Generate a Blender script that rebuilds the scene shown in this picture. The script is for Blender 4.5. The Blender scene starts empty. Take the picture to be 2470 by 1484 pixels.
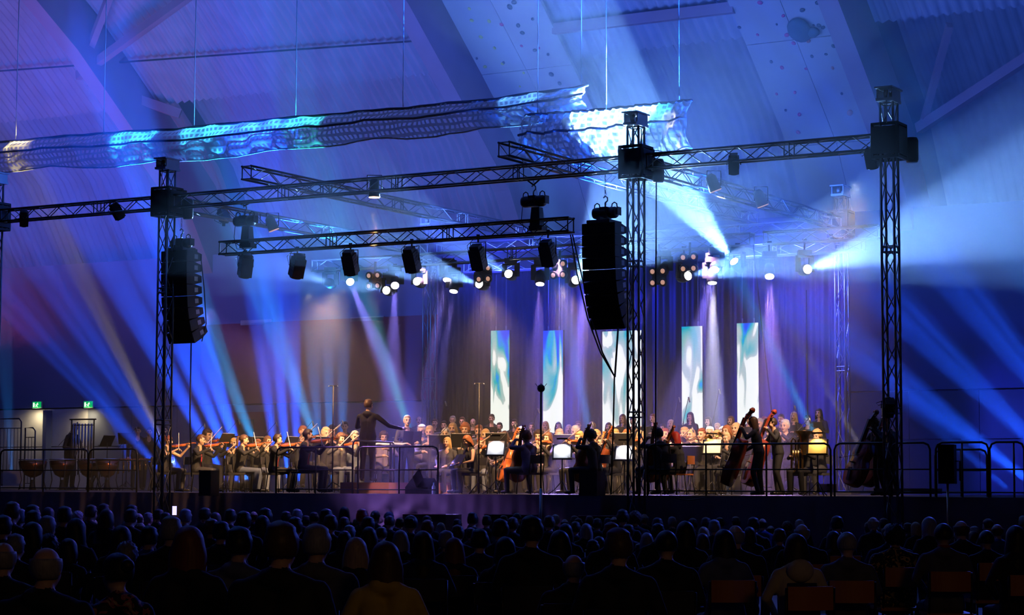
import bpy, bmesh, math, random
import numpy as np
from mathutils import Vector, Matrix, Euler
random.seed(7)
R = math.radians
SC = bpy.context.scene
C = SC.collection

# ------------------------------------------------------------------ camera, sky, exposure
F = 5000.0                      # focal length in pixels of the 2470 px wide frame
CZ = 1.60
cam_d = bpy.data.cameras.new('camera')
cam = bpy.data.objects.new('camera', cam_d)
C.objects.link(cam)
cam_d.sensor_width = 36.0
cam_d.lens = F / 2470.0 * 36.0
cam_d.clip_start = 0.1
cam_d.clip_end = 400
PITCH = math.atan((1172.0 - 742.0) / F)
CAMM = Matrix.Translation((0, 0, CZ)) @ Matrix.Rotation(math.pi / 2 + PITCH, 4, 'X') @ Matrix.Rotation(R(0.2), 4, 'Z')
cam.matrix_world = CAMM
SC.camera = cam

SC.view_settings.view_transform = 'Standard'
SC.view_settings.look = 'None'
SC.view_settings.gamma = 1.0
SC.view_settings.exposure = 0.0
SC.view_settings.use_curve_mapping = False
SC.cycles.volume_bounces = 0
SC.cycles.max_bounces = 3
SC.cycles.diffuse_bounces = 1
SC.cycles.glossy_bounces = 1
SC.cycles.transparent_max_bounces = 12
SC.cycles.sample_clamp_direct = 0
SC.cycles.sample_clamp_indirect = 3
SC.cycles.adaptive_threshold = 0.03
SC.cycles.caustics_reflective = False
SC.cycles.caustics_refractive = False

world = bpy.data.worlds.new('world')
SC.world = world
world.use_nodes = True
world.node_tree.nodes['Background'].inputs[0].default_value = (0.02, 0.06, 0.6, 1)
world.node_tree.nodes['Background'].inputs[1].default_value = 0.008

# stage frame: s runs along the stage front, t runs away from the audience
OX, OY = -7.64, 45.5
UX, UY = 0.864, -0.504
VX, VY = 0.504, 0.864
DECK = 1.42
STAGE_ROT = math.atan2(UY, UX)
def S(s, t, z=0.0):
    return Vector((OX + UX * s + VX * t, OY + UY * s + VY * t, z))
def st_of(p):
    dx, dy = p[0] - OX, p[1] - OY
    return dx * UX + dy * UY, dx * VX + dy * VY
def ray(px, py):
    d = Vector(((px - 1235.0) / F, -(py - 742.0) / F, -1.0))
    return (CAMM.to_3x3() @ d).normalized()
CO = Vector((0, 0, CZ))
def at_t(px, py, t):                       # point of the pixel's ray on the vertical plane t = const
    d = ray(px, py)
    k = (t - (0 - OX) * VX - (0 - OY) * VY) / (d.x * VX + d.y * VY)
    return CO + d * k
def at_d(px, py, dist):                    # point of the pixel's ray at forward distance dist
    d = ray(px, py)
    return CO + d * (dist / d.y)
def at_z(px, py, z):
    d = ray(px, py)
    return CO + d * ((z - CZ) / d.z)
def scale_at(p):
    return F / p.y

# ------------------------------------------------------------------ lamps of the show
def spot(src, dst, ang, col, power, blend=0.15, size=0.06, gobo=None, name='stage_light'):
    l = bpy.data.lights.new(name, 'SPOT')
    l.energy = power
    l.color = col
    l.spot_size = R(ang)
    l.spot_blend = blend
    l.shadow_soft_size = size
    o = bpy.data.objects.new(name, l)
    C.objects.link(o)
    o.location = src
    o.rotation_euler = (Vector(dst) - Vector(src)).to_track_quat('-Z', 'Y').to_euler()
    if gobo:
        l.use_nodes = True
        nt = l.node_tree
        em = nt.nodes['Emission']
        tc = nt.nodes.new('ShaderNodeTexCoord')
        mp = nt.nodes.new('ShaderNodeVectorMath'); mp.operation = 'NORMALIZE'
        nz = nt.nodes.new('ShaderNodeTexNoise')
        nz.inputs['Scale'].default_value = gobo[0]
        nz.inputs['Detail'].default_value = 2
        mr = nt.nodes.new('ShaderNodeMapRange')
        mr.inputs[1].default_value = gobo[1]
        mr.inputs[2].default_value = gobo[2]
        mr.inputs[3].default_value = 0.0
        mr.inputs[4].default_value = 1.6
        nt.links.new(tc.outputs['Normal'], mp.inputs[0])
        nt.links.new(mp.outputs[0], nz.inputs['Vector'])
        nt.links.new(nz.outputs[0], mr.inputs[0])
        nt.links.new(mr.outputs[0], em.inputs['Strength'])
    return o
WHITE = (0.78, 0.9, 1.0)
BLUE = (0.01, 0.09, 1.0)
CYAN = (0.02, 0.30, 1.0)
VIO = (0.30, 0.22, 1.0)
AMB = (1.0, 0.42, 0.12)
WARM = (1.0, 0.55, 0.24)
K = 4.0
def beam(a, ta, b, tb, ang, col, power, off=0.0, **kw):
    p, q = at_t(a[0], a[1], ta), at_t(b[0], b[1], tb)
    if off: return spot(p + (q - p).normalized() * off, q, ang, col, power * K, **kw)
    return spot(at_t(a[0], a[1], ta), at_t(b[0], b[1], tb), ang, col, power * K, **kw)
TB = 7.5
# blue wedges from the deck and wings up over the hall
for (sx, sy, ts, dx, dy, td, ang, col, pw) in [
    (600, 1165, 9.0, 400, 560, 3.0, 5, BLUE, 16000), (575, 1165, 9.2, 330, 560, 3.0, 5, BLUE, 13000), (548, 1165, 9.4, 250, 600, 3.0, 5, BLUE, 9000),
    (670, 1165, 10.0, 600, 560, 5.0, 4, BLUE, 9000), (696, 1165, 10.0, 645, 560, 5.0, 4, BLUE, 12000), (722, 1165, 10.0, 690, 560, 5.0, 4, BLUE, 9000),
    (775, 1165, 10.0, 735, 560, 6.0, 4, CYAN, 3400), (800, 1165, 10.0, 780, 560, 6.0, 4, CYAN, 4200), (826, 1165, 10.0, 826, 560, 6.0, 4, CYAN, 3000),
    (450, 1160, 9.0, 60, 560, 3.0, 8, BLUE, 13000), (410, 1160, 9.0, -40, 640, 3.0, 8, BLUE, 9000),
    (30, 1168, 14.0, 0, 640, 12.0, 7, CYAN, 3500), (330, 1160, 12.0, 240, 900, 10, 12, BLUE, 2500),
    (975, 1150, 10.4, 1010, 700, 9.0, 8, (.06, .1, 1), 5200), (990, 1150, 10.4, 1085, 700, 9.0, 6, (.12, .12, 1), 2600),
    (2520, 1188, 4.0, 2050, 830, 3.5, 10, BLUE, 16000), (2620, 1188, 4.0, 2120, 700, 3.5, 9, BLUE, 17000), (2720, 1188, 4.0, 2260, 620, 3.5, 9, BLUE, 17000), (2800, 1100, 4.0, 2330, 450, 3.5, 9, CYAN, 5000),
    (2440, 1188, 7.0, 2180, 960, 6.0, 8, BLUE, 4000),
    ]:
    spot(at_t(sx, sy, ts), at_t(dx, dy, td), ang * (1.5 if ang < 6 else 1.15), col, pw * (17 if ang < 6 and sx < 900 else 6), gobo=(26, 0.30 if ang < 6 else .38, 0.58), blend=0.35, name='floor_beam')
# amber worklight on the front truss
beam((903, 492), 0.1, (903, 1190), 1.2, 9, AMB, 4000, name='amber_light')
# added unseen area lights above the bars that wash roof and haze
def wash(src, dst, size, col, power, name='wash_light'):
    l = bpy.data.lights.new(name, 'AREA'); l.energy = power; l.color = col; l.shape = 'RECTANGLE'; l.size = size[0]; l.size_y = size[1]
    o = bpy.data.objects.new(name, l); C.objects.link(o); o.location = src
    o.rotation_euler = (Vector(dst) - Vector(src)).to_track_quat('-Z', 'Y').to_euler()
    return o
wash(S(2, 6, 8.2), S(1, 11, 16), (10, 4), (0.08, 0.20, 1.0), 1500)
wash(S(13, 6, 8.2), S(13, 11, 16), (10, 4), (0.04, 0.15, 1.0), 900)
wash(S(-13, 6, 8.2), S(-13, 11, 16), (10, 4), (0.08, 0.18, 1.0), 1400)
wash(S(-16, 10, 6.2), S(-15, 13, 15), (6, 3), (1.0, 0.12, 0.35), 200)
# warm front light from the short truss and from the right wing of the front truss
for (x, y, dx, dy, td, col, pw) in [
    (725, 668, 960, 1120, 5, WARM, 1700), (848, 664, 600, 1120, 3, WARM, 3600),
    (1158, 650, 1250, 1120, 4.0, WARM, 2300), (1325, 645, 1520, 1120, 4.5, WARM, 2700),
    (2095, 400, 1800, 1120, 5, (1, .62, .35), 3600)]:
    beam((x, y), 0.15, (dx, dy), td, 62, col, pw * .36, off=.45, blend=1.0, size=.15, name='front_light')
# pinkish light dropped on the choir from the rear bars
for sc in (2.2, 6.0, 9.8):
    spot(S(sc, 7.0, 6.9), S(sc + .3, 9.9, 2.5), 54, (1.0, 0.55, 0.9), 1500, blend=.8, size=.2, name='choir_light')

# coloured gobo beams thrown up from the deck on the hanging nets
for (px, py, tn, sx_, col, ang, pw) in [(330, 352, 3.5, -4, (.03, .42, 1), 9, 60000), (500, 340, 3.5, -2, (.03, .42, 1), 9, 60000), (740, 318, 3.5, 1, (.04, .7, .75), 7, 45000), (60, 375, 3.5, -7, (1, .8, .4), 6, 60000),
                                        (1260, 262, 3.5, 6, (.1, .35, 1), 7, 36000), (1590, 290, 3.2, 12, (.05, .5, 1), 5, 60000), (1640, 340, 3.2, 13, (.9, .8, .5), 3, 22000)]:
    spot(S(sx_, 9.0, 2.0), at_t(px, py, tn), ang, col, pw, blend=.5, gobo=(30, .25, .6), name='net_beam')
# violet wash on the drape and the skirt
spot(S(1, 8.5, 8.4), S(6, 13, 4), 70, (0.03, 0.05, 1.0), 11000, blend=.9, size=.3, name='drape_light')
spot(S(10, 8.5, 8.4), S(11, 13, 4), 70, (0.03, 0.05, 1.0), 11000, blend=.9, size=.3, name='drape_light')
spot(S(1.5, -1.0, 5.5), S(6.6, .5, .9), 30, (0.5, 0.25, 1.0), 2600, blend=.9, size=.2, name='skirt_light')
# added blue spots standing in for haze bounce on the audience
for (s_, c_) in ((-8, (.06, .12, 1)), (2, (.12, .14, 1)), (10, (.14, .10, 1)), (20, (.06, .12, 1))):
    spot(S(s_, -3.2, 7.0), S(s_ - 6, -24, 1), 110, c_, 1500, blend=.9, size=.5, name='audience_fill')
# weak warm hall light behind the seats on the right
wash(Vector((5, -1.5, 6.5)), Vector((3, 12, 1.0)), (2.5, 1.2), (1.0, .55, .16), 34, 'hall_light')

# ------------------------------------------------------------------ materials
MATS = {}
def mat(name, col, rough=0.6, metal=0.0, emit=None, es=0.0, var=0.12, scale=6.0, alpha=None, spec=0.5):
    if name in MATS: return MATS[name]
    m = bpy.data.materials.new(name); m.use_nodes = True
    nt = m.node_tree; b = nt.nodes['Principled BSDF']
    b.inputs['Roughness'].default_value = rough
    b.inputs['Metallic'].default_value = metal
    b.inputs['Specular IOR Level'].default_value = spec
    c4 = (*col, 1)
    if var > 0:
        tc = nt.nodes.new('ShaderNodeTexCoord'); nz = nt.nodes.new('ShaderNodeTexNoise')
        nz.inputs['Scale'].default_value = scale
        mx = nt.nodes.new('ShaderNodeMix'); mx.data_type = 'RGBA'
        mx.inputs[6].default_value = tuple(max(0, c * (1 - var)) for c in col) + (1,)
        mx.inputs[7].default_value = tuple(min(1, c * (1 + var)) for c in col) + (1,)
        nt.links.new(tc.outputs['Object'], nz.inputs['Vector'])
        nt.links.new(nz.outputs[0], mx.inputs[0])
        nt.links.new(mx.outputs[2], b.inputs['Base Color'])
    else:
        b.inputs['Base Color'].default_value = c4
    if emit:
        b.inputs['Emission Color'].default_value = (*emit, 1)
        b.inputs['Emission Strength'].default_value = es
    m.diffuse_color = c4
    MATS[name] = m
    return m

# ------------------------------------------------------------------ mesh builder
class MB:
    def __init__(s): s.v = []; s.f = []; s.m = []; s.smooth = []
    def add(s, vs, fs, mi=0, sm=False):
        o = len(s.v); s.v += [tuple(v) for v in vs]
        for f in fs:
            s.f.append(tuple(i + o for i in f)); s.m.append(mi); s.smooth.append(sm)
        return s
    def box(s, c, d, mi=0, rot=None, taper=1.0):
        hx, hy, hz = d[0] / 2, d[1] / 2, d[2] / 2
        vs = []
        for z, k in ((-hz, 1.0), (hz, taper)):
            for x, y in ((-hx, -hy), (hx, -hy), (hx, hy), (-hx, hy)):
                vs.append(Vector((x * k, y * k, z)))
        if rot is not None: vs = [rot @ v for v in vs]
        c = Vector(c)
        return s.add([v + c for v in vs], [(3, 2, 1, 0), (4, 5, 6, 7), (0, 1, 5, 4), (1, 2, 6, 5), (2, 3, 7, 6), (3, 0, 4, 7)], mi)
    def bar(s, a, b, w, h=None, mi=0, up=(0, 0, 1)):
        a, b = Vector(a), Vector(b); d = b - a
        if d.length < 1e-6: return s
        z = d.normalized(); x = z.cross(Vector(up))
        if x.length < 1e-4: x = Vector((1, 0, 0))
        x.normalize(); y = z.cross(x); h = h or w
        vs = [p + x * i * w / 2 + y * j * h / 2 for p in (a, b) for i, j in ((-1, -1), (1, -1), (1, 1), (-1, 1))]
        return s.add(vs, [(0, 1, 2, 3), (7, 6, 5, 4), (0, 4, 5, 1), (1, 5, 6, 2), (2, 6, 7, 3), (3, 7, 4, 0)], mi)
    def tube(s, pts, r, n=8, mi=0, cap=True, closed=False, sm=True):
        pts = [Vector(p) for p in pts]; N = len(pts)
        rs = r if isinstance(r, (list, tuple)) else [r] * N
        rings = []; xp = None
        for i, p in enumerate(pts):
            if closed: d = pts[(i + 1) % N] - pts[i - 1]
            else: d = pts[min(i + 1, N - 1)] - pts[max(i - 1, 0)]
            if d.length < 1e-9: d = Vector((0, 0, 1))
            d.normalize()
            if xp is None:
                x = d.cross(Vector((0, 0, 1)))
                if x.length < 1e-3: x = d.cross(Vector((0, 1, 0)))
            else: x = xp - d * xp.dot(d)
            if x.length < 1e-6: x = d.orthogonal()
            x.normalize(); y = d.cross(x); xp = x
            rings.append([p + (x * math.cos(2 * math.pi * k / n) + y * math.sin(2 * math.pi * k / n)) * rs[i] for k in range(n)])
        vs = [v for rg in rings for v in rg]; fs = []
        for i in range(N if closed else N - 1):
            j = (i + 1) % N
            for k in range(n):
                k2 = (k + 1) % n
                fs.append((i * n + k, i * n + k2, j * n + k2, j * n + k))
        if cap and not closed:
            fs.append(tuple(range(n - 1, -1, -1))); fs.append(tuple((N - 1) * n + k for k in range(n)))
        return s.add(vs, fs, mi, sm)
    def lathe(s, prof, n=16, mi=0, M=None, sm=True, cap=True):   # prof: (r, z)
        vs = [Vector((r * math.cos(2 * math.pi * k / n), r * math.sin(2 * math.pi * k / n), z)) for r, z in prof for k in range(n)]
        if M is not None: vs = [M @ v for v in vs]
        fs = []
        for i in range(len(prof) - 1):
            for k in range(n):
                k2 = (k + 1) % n
                fs.append((i * n + k, i * n + k2, (i + 1) * n + k2, (i + 1) * n + k))
        if cap:
            fs.append(tuple(range(n - 1, -1, -1))); fs.append(tuple((len(prof) - 1) * n + k for k in range(n)))
        return s.add(vs, fs, mi, sm)
    def ball(s, c, r, n=12, m=8, mi=0, M=None):
        r = r if isinstance(r, (list, tuple)) else (r, r, r)
        c = Vector(c); vs = []
        for i in range(1, m):
            a = math.pi * i / m
            for k in range(n):
                b = 2 * math.pi * k / n
                vs.append(Vector((r[0] * math.sin(a) * math.cos(b), r[1] * math.sin(a) * math.sin(b), r[2] * math.cos(a))))
        vs.append(Vector((0, 0, r[2]))); vs.append(Vector((0, 0, -r[2])))
        if M is not None: vs = [M @ v for v in vs]
        vs = [v + c for v in vs]
        fs = []; T = (m - 1) * n
        for i in range(m - 2):
            for k in range(n):
                k2 = (k + 1) % n
                fs.append((i * n + k, (i + 1) * n + k, (i + 1) * n + k2, i * n + k2))
        for k in range(n):
            k2 = (k + 1) % n
            fs.append((T, k, k2)); fs.append((T + 1, (m - 2) * n + k2, (m - 2) * n + k))
        return s.add(vs, fs, mi, True)
    def prism(s, poly, h, mi=0, M=None, sm=False):     # polygon in xy, extruded by h in z
        n = len(poly)
        vs = [Vector((p[0], p[1], -h / 2)) for p in poly] + [Vector((p[0], p[1], h / 2)) for p in poly]
        if M is not None: vs = [M @ v for v in vs]
        fs = [tuple(range(n - 1, -1, -1)), tuple(range(n, 2 * n))]
        fs += [(i, (i + 1) % n, n + (i + 1) % n, n + i) for i in range(n)]
        return s.add(vs, fs, mi, sm)
    def data(s, name, mats):
        me = bpy.data.meshes.new(name)
        me.from_pydata(s.v, [], s.f)
        for m in (mats if isinstance(mats, (list, tuple)) else [mats]): me.materials.append(m)
        me.polygons.foreach_set('material_index', s.m)
        me.polygons.foreach_set('use_smooth', s.smooth)
        me.update()
        return me
    def build(s, name, mats, parent=None, loc=None, M=None):
        return link(name, s.data(name, mats), parent, loc, M)
def trim16(t):
    w = t.split()[:16]
    while len(w) > 5 and w[-1] in ('the', 'of', 'in', 'and', 'a', 'with', 'to', 'on', 'from', 'left', 'behind', 'by', 'before', 'right', 'dark,', 'whose') and len(t.split()) > 16: w.pop()
    return ' '.join(w).rstrip(',')
def link(name, data, parent=None, loc=None, M=None):
    o = bpy.data.objects.new(name, data); C.objects.link(o)
    if M is not None: o.matrix_local = M
    if loc is not None: o.location = loc
    if parent: o.parent = parent
    return o
def tag(o, label, cat, group=None, kind=None):
    if label: label = trim16(label)
    if label: o['label'] = label
    if cat: o['category'] = cat
    if group: o['group'] = group
    if kind: o['kind'] = kind
    return o
def empty(name, loc=(0, 0, 0), rz=0.0, label=None, cat=None, group=None, M=None):
    o = bpy.data.objects.new(name, None); C.objects.link(o)
    o.empty_display_size = 0.1
    if M is not None: o.matrix_world = M
    else: o.location = loc; o.rotation_euler = (0, 0, rz)
    return tag(o, label, cat, group)
def struct(name, mb, m, parent=None):
    o = mb.build(name, m, parent)
    if not parent: o['kind'] = 'structure'
    return o
def copy_tree(o, parent=None):
    c = o.copy(); C.objects.link(c)
    c.parent = parent
    for ch in o.children: copy_tree(ch, c)
    return c
def axisM(p, z, up=(0, 0, 1)):      # matrix with local +Z along z
    z = Vector(z).normalized(); x = Vector(up).cross(z)
    if x.length < 1e-4: x = Vector((1, 0, 0))
    x.normalize(); y = z.cross(x)
    return Matrix(((x.x, y.x, z.x, p[0]), (x.y, y.y, z.y, p[1]), (x.z, y.z, z.z, p[2]), (0, 0, 0, 1)))

m_floor = mat('hall_floor', (0.10, 0.09, 0.09), 0.5)
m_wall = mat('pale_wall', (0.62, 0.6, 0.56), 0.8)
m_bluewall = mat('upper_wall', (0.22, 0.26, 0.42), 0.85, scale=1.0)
m_red = mat('maroon_wall', (0.30, 0.05, 0.06), 0.8)
m_rib = mat('rib_paint', (0.42, 0.26, 0.30), 0.8, scale=2)
m_sheet = mat('roof_sheet', (0.50, 0.47, 0.52), 0.75, scale=1.5, var=0.2)
m_dark = mat('dark_steel', (0.05, 0.05, 0.06), 0.5, 0.3)
m_alu = mat('truss_aluminium', (0.35, 0.36, 0.38), 0.35, 0.9)
m_blk = mat('black_paint', (0.012, 0.012, 0.014), 0.45)
m_deck = mat('stage_deck', (0.05, 0.045, 0.04), 0.6)
m_drape = mat('black_drape', (0.06, 0.05, 0.09), 0.9)
m_skirt = mat('stage_skirt_cloth', (0.05, 0.04, 0.06), 0.8)

# ------------------------------------------------------------------ the hall
def sslab(s0, s1, t0, t1, z0, z1, mb=None, mi=0):
    mb = mb or MB()
    P = [S(s, t, z) for z in (z0, z1) for s, t in ((s0, t0), (s1, t0), (s1, t1), (s0, t1))]
    return mb.add(P, [(3, 2, 1, 0), (4, 5, 6, 7), (0, 1, 5, 4), (1, 2, 6, 5), (2, 3, 7, 6), (3, 0, 4, 7)], mi)
struct('floor', sslab(-48, 36, -48, 24.5, -0.1, 0), m_floor)
TW = 20.0
w = sslab(-48, 36, TW, TW + 0.3, 4.3, 9.4)
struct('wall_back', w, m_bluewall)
m_wall_unlit = mat('wall_unlit', (0.20, 0.22, 0.27), 0.8)  # wall outside the beige light, its dimness put into the colour
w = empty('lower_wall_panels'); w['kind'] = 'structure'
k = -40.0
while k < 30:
    o = sslab(k + 0.01, k + 1.99, TW - 0.06, TW + 0.1, 0, 2.9).build('panel', m_wall if k < -21 else m_wall_unlit, w)
    o = sslab(k + 0.01, k + 1.99, TW - 0.06, TW + 0.1, 2.93, 4.25).build('panel', m_wall if k < -21 else m_wall_unlit, w)
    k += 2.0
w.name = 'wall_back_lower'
struct('trim_1', sslab(-15.0, -5.2, TW - 0.1, TW, 4.3, 7.0), m_red)
for (x0, x1, y0, y1) in ((580, 655, 770, 785), (845, 925, 762, 776)):
    a, b = at_t(x0, y1, TW - .1), at_t(x1, y0, TW - .1); o = sslab(st_of(a)[0], st_of(b)[0], TW - .1, TW - .02, a.z, b.z); struct('trim_3', o, m_wall)
a, b = at_t(566, 1100, TW - .1), at_t(612, 1012, TW - .1)
dr = empty('door_1'); dr['kind'] = 'structure'
sslab(st_of(a)[0], st_of(b)[0], TW - .12, TW - .07, DECK, b.z).build('door_leaf', m_blk, dr); sslab(st_of(a)[0] - .15, st_of(b)[0] + .6, TW - .1, TW - .065, DECK, b.z + .25).build('door_frame', m_red, dr)
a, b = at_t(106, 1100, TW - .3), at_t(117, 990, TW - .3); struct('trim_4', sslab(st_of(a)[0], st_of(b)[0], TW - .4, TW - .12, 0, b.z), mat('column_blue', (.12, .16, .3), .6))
# the arched roof profile (t, z)
PROF = [(22.6, 0.0), (22.0, 4.0), (20.9, 7.4), (18.8, 10.6), (16.0, 12.9), (13.1, 15.2), (9.0, 17.8), (4.0, 20.2), (-2.0, 22.2), (-10, 23.6), (-20, 24)]
def prof_pts(a, b, off, n=1):       # profile from index a to b pushed outwards by off
    out = []
    P = [Vector((p[0], p[1])) for p in PROF]
    for i in range(a, b + 1):
        d = (P[min(i + 1, len(P) - 1)] - P[max(i - 1, 0)]).normalized()
        nn = Vector((-d.y, d.x))            # outward normal flips to point up and back
        if nn.y < 0 and nn.x < 0: nn = -nn
        nn = Vector((abs(d.y), abs(d.x)))
        out.append(P[i] + nn * off)
    return out
def sheet(name, s0, s1, path, amp=0.07, pitch=0.30):
    mb = MB(); n = int((s1 - s0) / pitch * 4)
    vs = []
    for i in range(n + 1):
        s = s0 + (s1 - s0) * i / n
        h = amp * math.sin(2 * math.pi * (s - s0) / pitch)
        for j, p in enumerate(path):
            d = (path[min(j + 1, len(path) - 1)] - path[max(j - 1, 0)]).normalized()
            nn = Vector((abs(d.y), abs(d.x)))
            q = p + nn * h
            vs.append(S(s, q.x, q.y))
    k = len(path)
    fs = [(i * k + j, (i + 1) * k + j, (i + 1) * k + j + 1, i * k + j + 1) for i in range(n) for j in range(k - 1)]
    mb.add(vs, fs, 0, True)
    return struct(name, mb, m_sheet)
RIBS = [-27.3, -14.9, -2.5, 9.9, 22.3]
up = prof_pts(4, 10, 1.5)
lo = prof_pts(1, 4, 2.9)
for i in range(4):
    a, b = RIBS[i] + 0.35, RIBS[i + 1] - 0.3
    o = sheet('ceiling', a, b, up); o['label'] = 'corrugated roof sheeting between two ribs'
    o = sheet('ceiling', a, b, lo + [lo[-1] + Vector((-0.6, 0.25))]); o['label'] = 'lower corrugated roof sheeting set back behind the upper tier'
# outer roof skin closing the gap behind the sheets
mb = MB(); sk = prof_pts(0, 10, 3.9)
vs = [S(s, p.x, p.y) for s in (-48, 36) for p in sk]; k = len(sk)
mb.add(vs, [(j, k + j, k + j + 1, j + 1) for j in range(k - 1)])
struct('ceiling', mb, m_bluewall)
for s in RIBS:
    mb = MB(); inn = prof_pts(0, 10, 0.0); outp = prof_pts(0, 10, 1.75)
    k = len(inn); vs = []
    for ds in (-0.28, 0.28):
        vs += [S(s + ds, p.x, p.y) for p in inn] + [S(s + ds, p.x, p.y) for p in outp]
    fs = []
    for j in range(k - 1):
        fs += [(j, j + 1, 2 * k + j + 1, 2 * k + j), (2 * k + j, 2 * k + j + 1, 3 * k + j + 1, 3 * k + j), (j, k + j, k + j + 1, j + 1), (k + j, 3 * k + j, 3 * k + j + 1, k + j + 1)]
    mb.add(vs, fs)
    struct('trim_2', mb, m_rib)

# ------------------------------------------------------------------ stage
DT0 = 0.55
o = struct('floor', sslab(-24, 26, DT0, 17.5, DECK - 0.14, DECK), m_deck); o['label'] = 'raised dark stage deck'
# cloth skirt hung from the deck edge, with folds and two gathered places
def skirt():
    mb = MB(); ns, nz_ = 900, 10
    vs = []
    rnd = random.Random(3)
    ph = [rnd.uniform(0, 6.28) for _ in range(6)]
    for i in range(ns + 1):
        s = -24 + 50 * i / ns
        for j in range(nz_ + 1):
            h = j / nz_
            z = DECK * (1 - h)
            g = 0.02 * math.sin(s * 9 + ph[0]) + 0.014 * math.sin(s * 21 + ph[1] + h) + 0.012 * math.sin(s * 4.3 + ph[2])
            # draped swags in front of the podium
            if 3.2 < s < 9.2:
                e = math.sin(math.pi * (s - 3.2) / 6.0)
                d = (s - 5.3 if s < 6.6 else 8.6 - s)
                g += 0.22 * e * (0.5 + 0.5 * math.sin(11 * (z * 1.1 - 0.75 * abs(d)) + 2)) * min(1, h * 3)
            vs.append(S(s, DT0 - 0.06 - g * (0.25 + h), z + 0.002))
    k = nz_ + 1
    mb.add(vs, [(i * k + j, (i + 1) * k + j, (i + 1) * k + j + 1, i * k + j + 1) for i in range(ns) for j in range(nz_)], 0, True)
    o = mb.build('stage_skirt', mat('skirt_fabric', (0.16, 0.13, 0.18), 0.75, scale=3))
    tag(o, 'dark pleated cloth skirt hanging along the front edge of the stage', 'skirt')
skirt()
o = sslab(-24, 26, DT0 - 0.03, DT0, DECK - 0.05, DECK + 0.004).build('deck_edge', mat('deck_edge_metal', (0.45, 0.35, 0.3), 0.4, 0.6), None)
tag(o, 'thin metal edge strip along the front of the stage deck', 'edge strip')
# choir risers: three long steps, each of separate platforms
RISERS = [(9.3, 10.1, 0.40), (10.1, 10.9, 0.62), (10.9, 11.7, 0.84)]
for n, (t0, t1, h) in enumerate(RISERS):
    r = empty('choir_riser', label='%s black step of the choir risers in front of the drape' % ['lowest', 'middle', 'highest'][n], cat='riser')
    k = 0.6
    while k < 10.0:
        sslab(k + .01, k + 1.99, t0 + .004, t1 - .004, DECK + 0.002, DECK + h).build('platform', m_blk, r); k += 2.0
# ------------------------------------------------------------------ trusses
m_chord = mat('truss_tube', (0.30, 0.31, 0.33), 0.32, 0.85, var=0.05)
def truss(name, A, B, w=0.24, h=0.27, r=0.024, pitch=0.5, label='', side=None, group=None, verts=False, m=None):
    A, B = Vector(A), Vector(B); d = (B - A); L = d.length; z = d.normalized()
    up = Vector((0, 0, 1)) if abs(z.z) < 0.9 else Vector((-UX, -UY, 0))
    x = z.cross(up).normalized(); y = x.cross(z)
    m = m or m_chord
    root = empty(name, label=label, cat='truss', group=group, M=Matrix(((x.x, y.x, z.x, A.x), (x.y, y.y, z.y, A.y), (x.z, y.z, z.z, A.z), (0, 0, 0, 1))))
    cs = [(-w / 2, -h / 2), (w / 2, -h / 2), (w / 2, h / 2), (-w / 2, h / 2)]
    for c in cs:
        MB().tube([(c[0], c[1], 0), (c[0], c[1], L)], r, 6).build('chord', m, root)
    n = max(2, int(round(L / pitch))); n += n % 2
    for k in range(4):
        a, b = cs[k], cs[(k + 1) % 4]
        mb = MB(); p = a
        for i in range(n):
            q = b if p is a else a
            mb.tube([(p[0], p[1], L * i / n), (q[0], q[1], L * (i + 1) / n)], 0.011, 5, cap=False)
            p = q
        for i in (0.02, L - 0.02): mb.tube([(a[0], a[1], i), (b[0], b[1], i)], 0.014, 5, cap=False)
        k2 = 2.9
        while k2 < L - .5:            # bolted joints of the sections
            for e in (-.05, .05): mb.tube([(a[0], a[1], k2 + e), (b[0], b[1], k2 + e)], 0.013, 5, cap=False)
            k2 += 2.9
        o = mb.build('bracing', m, root); o['kind'] = 'stuff'
    return root
TWR = {'0': (-5.15, 0, 8.62), '1': (0, 0, 8.55), '2': (11.6, 0, 8.55), '3': (16.72, 0, 8.55), '1b': (0, 10.8, 8.5), '2b': (11.6, 10.8, 8.5)}
TL = {'0': 'truss tower cut off by the left edge of the photo', '1': 'truss tower standing left of the violins, white lit top',
      '2': 'truss tower standing in front of the widest screen', '3': 'truss tower at the right end of the front truss',
      '1b': 'rear truss tower behind the conductor', '2b': 'hazy rear truss tower right of the black drape'}
ZT = 7.82
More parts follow.
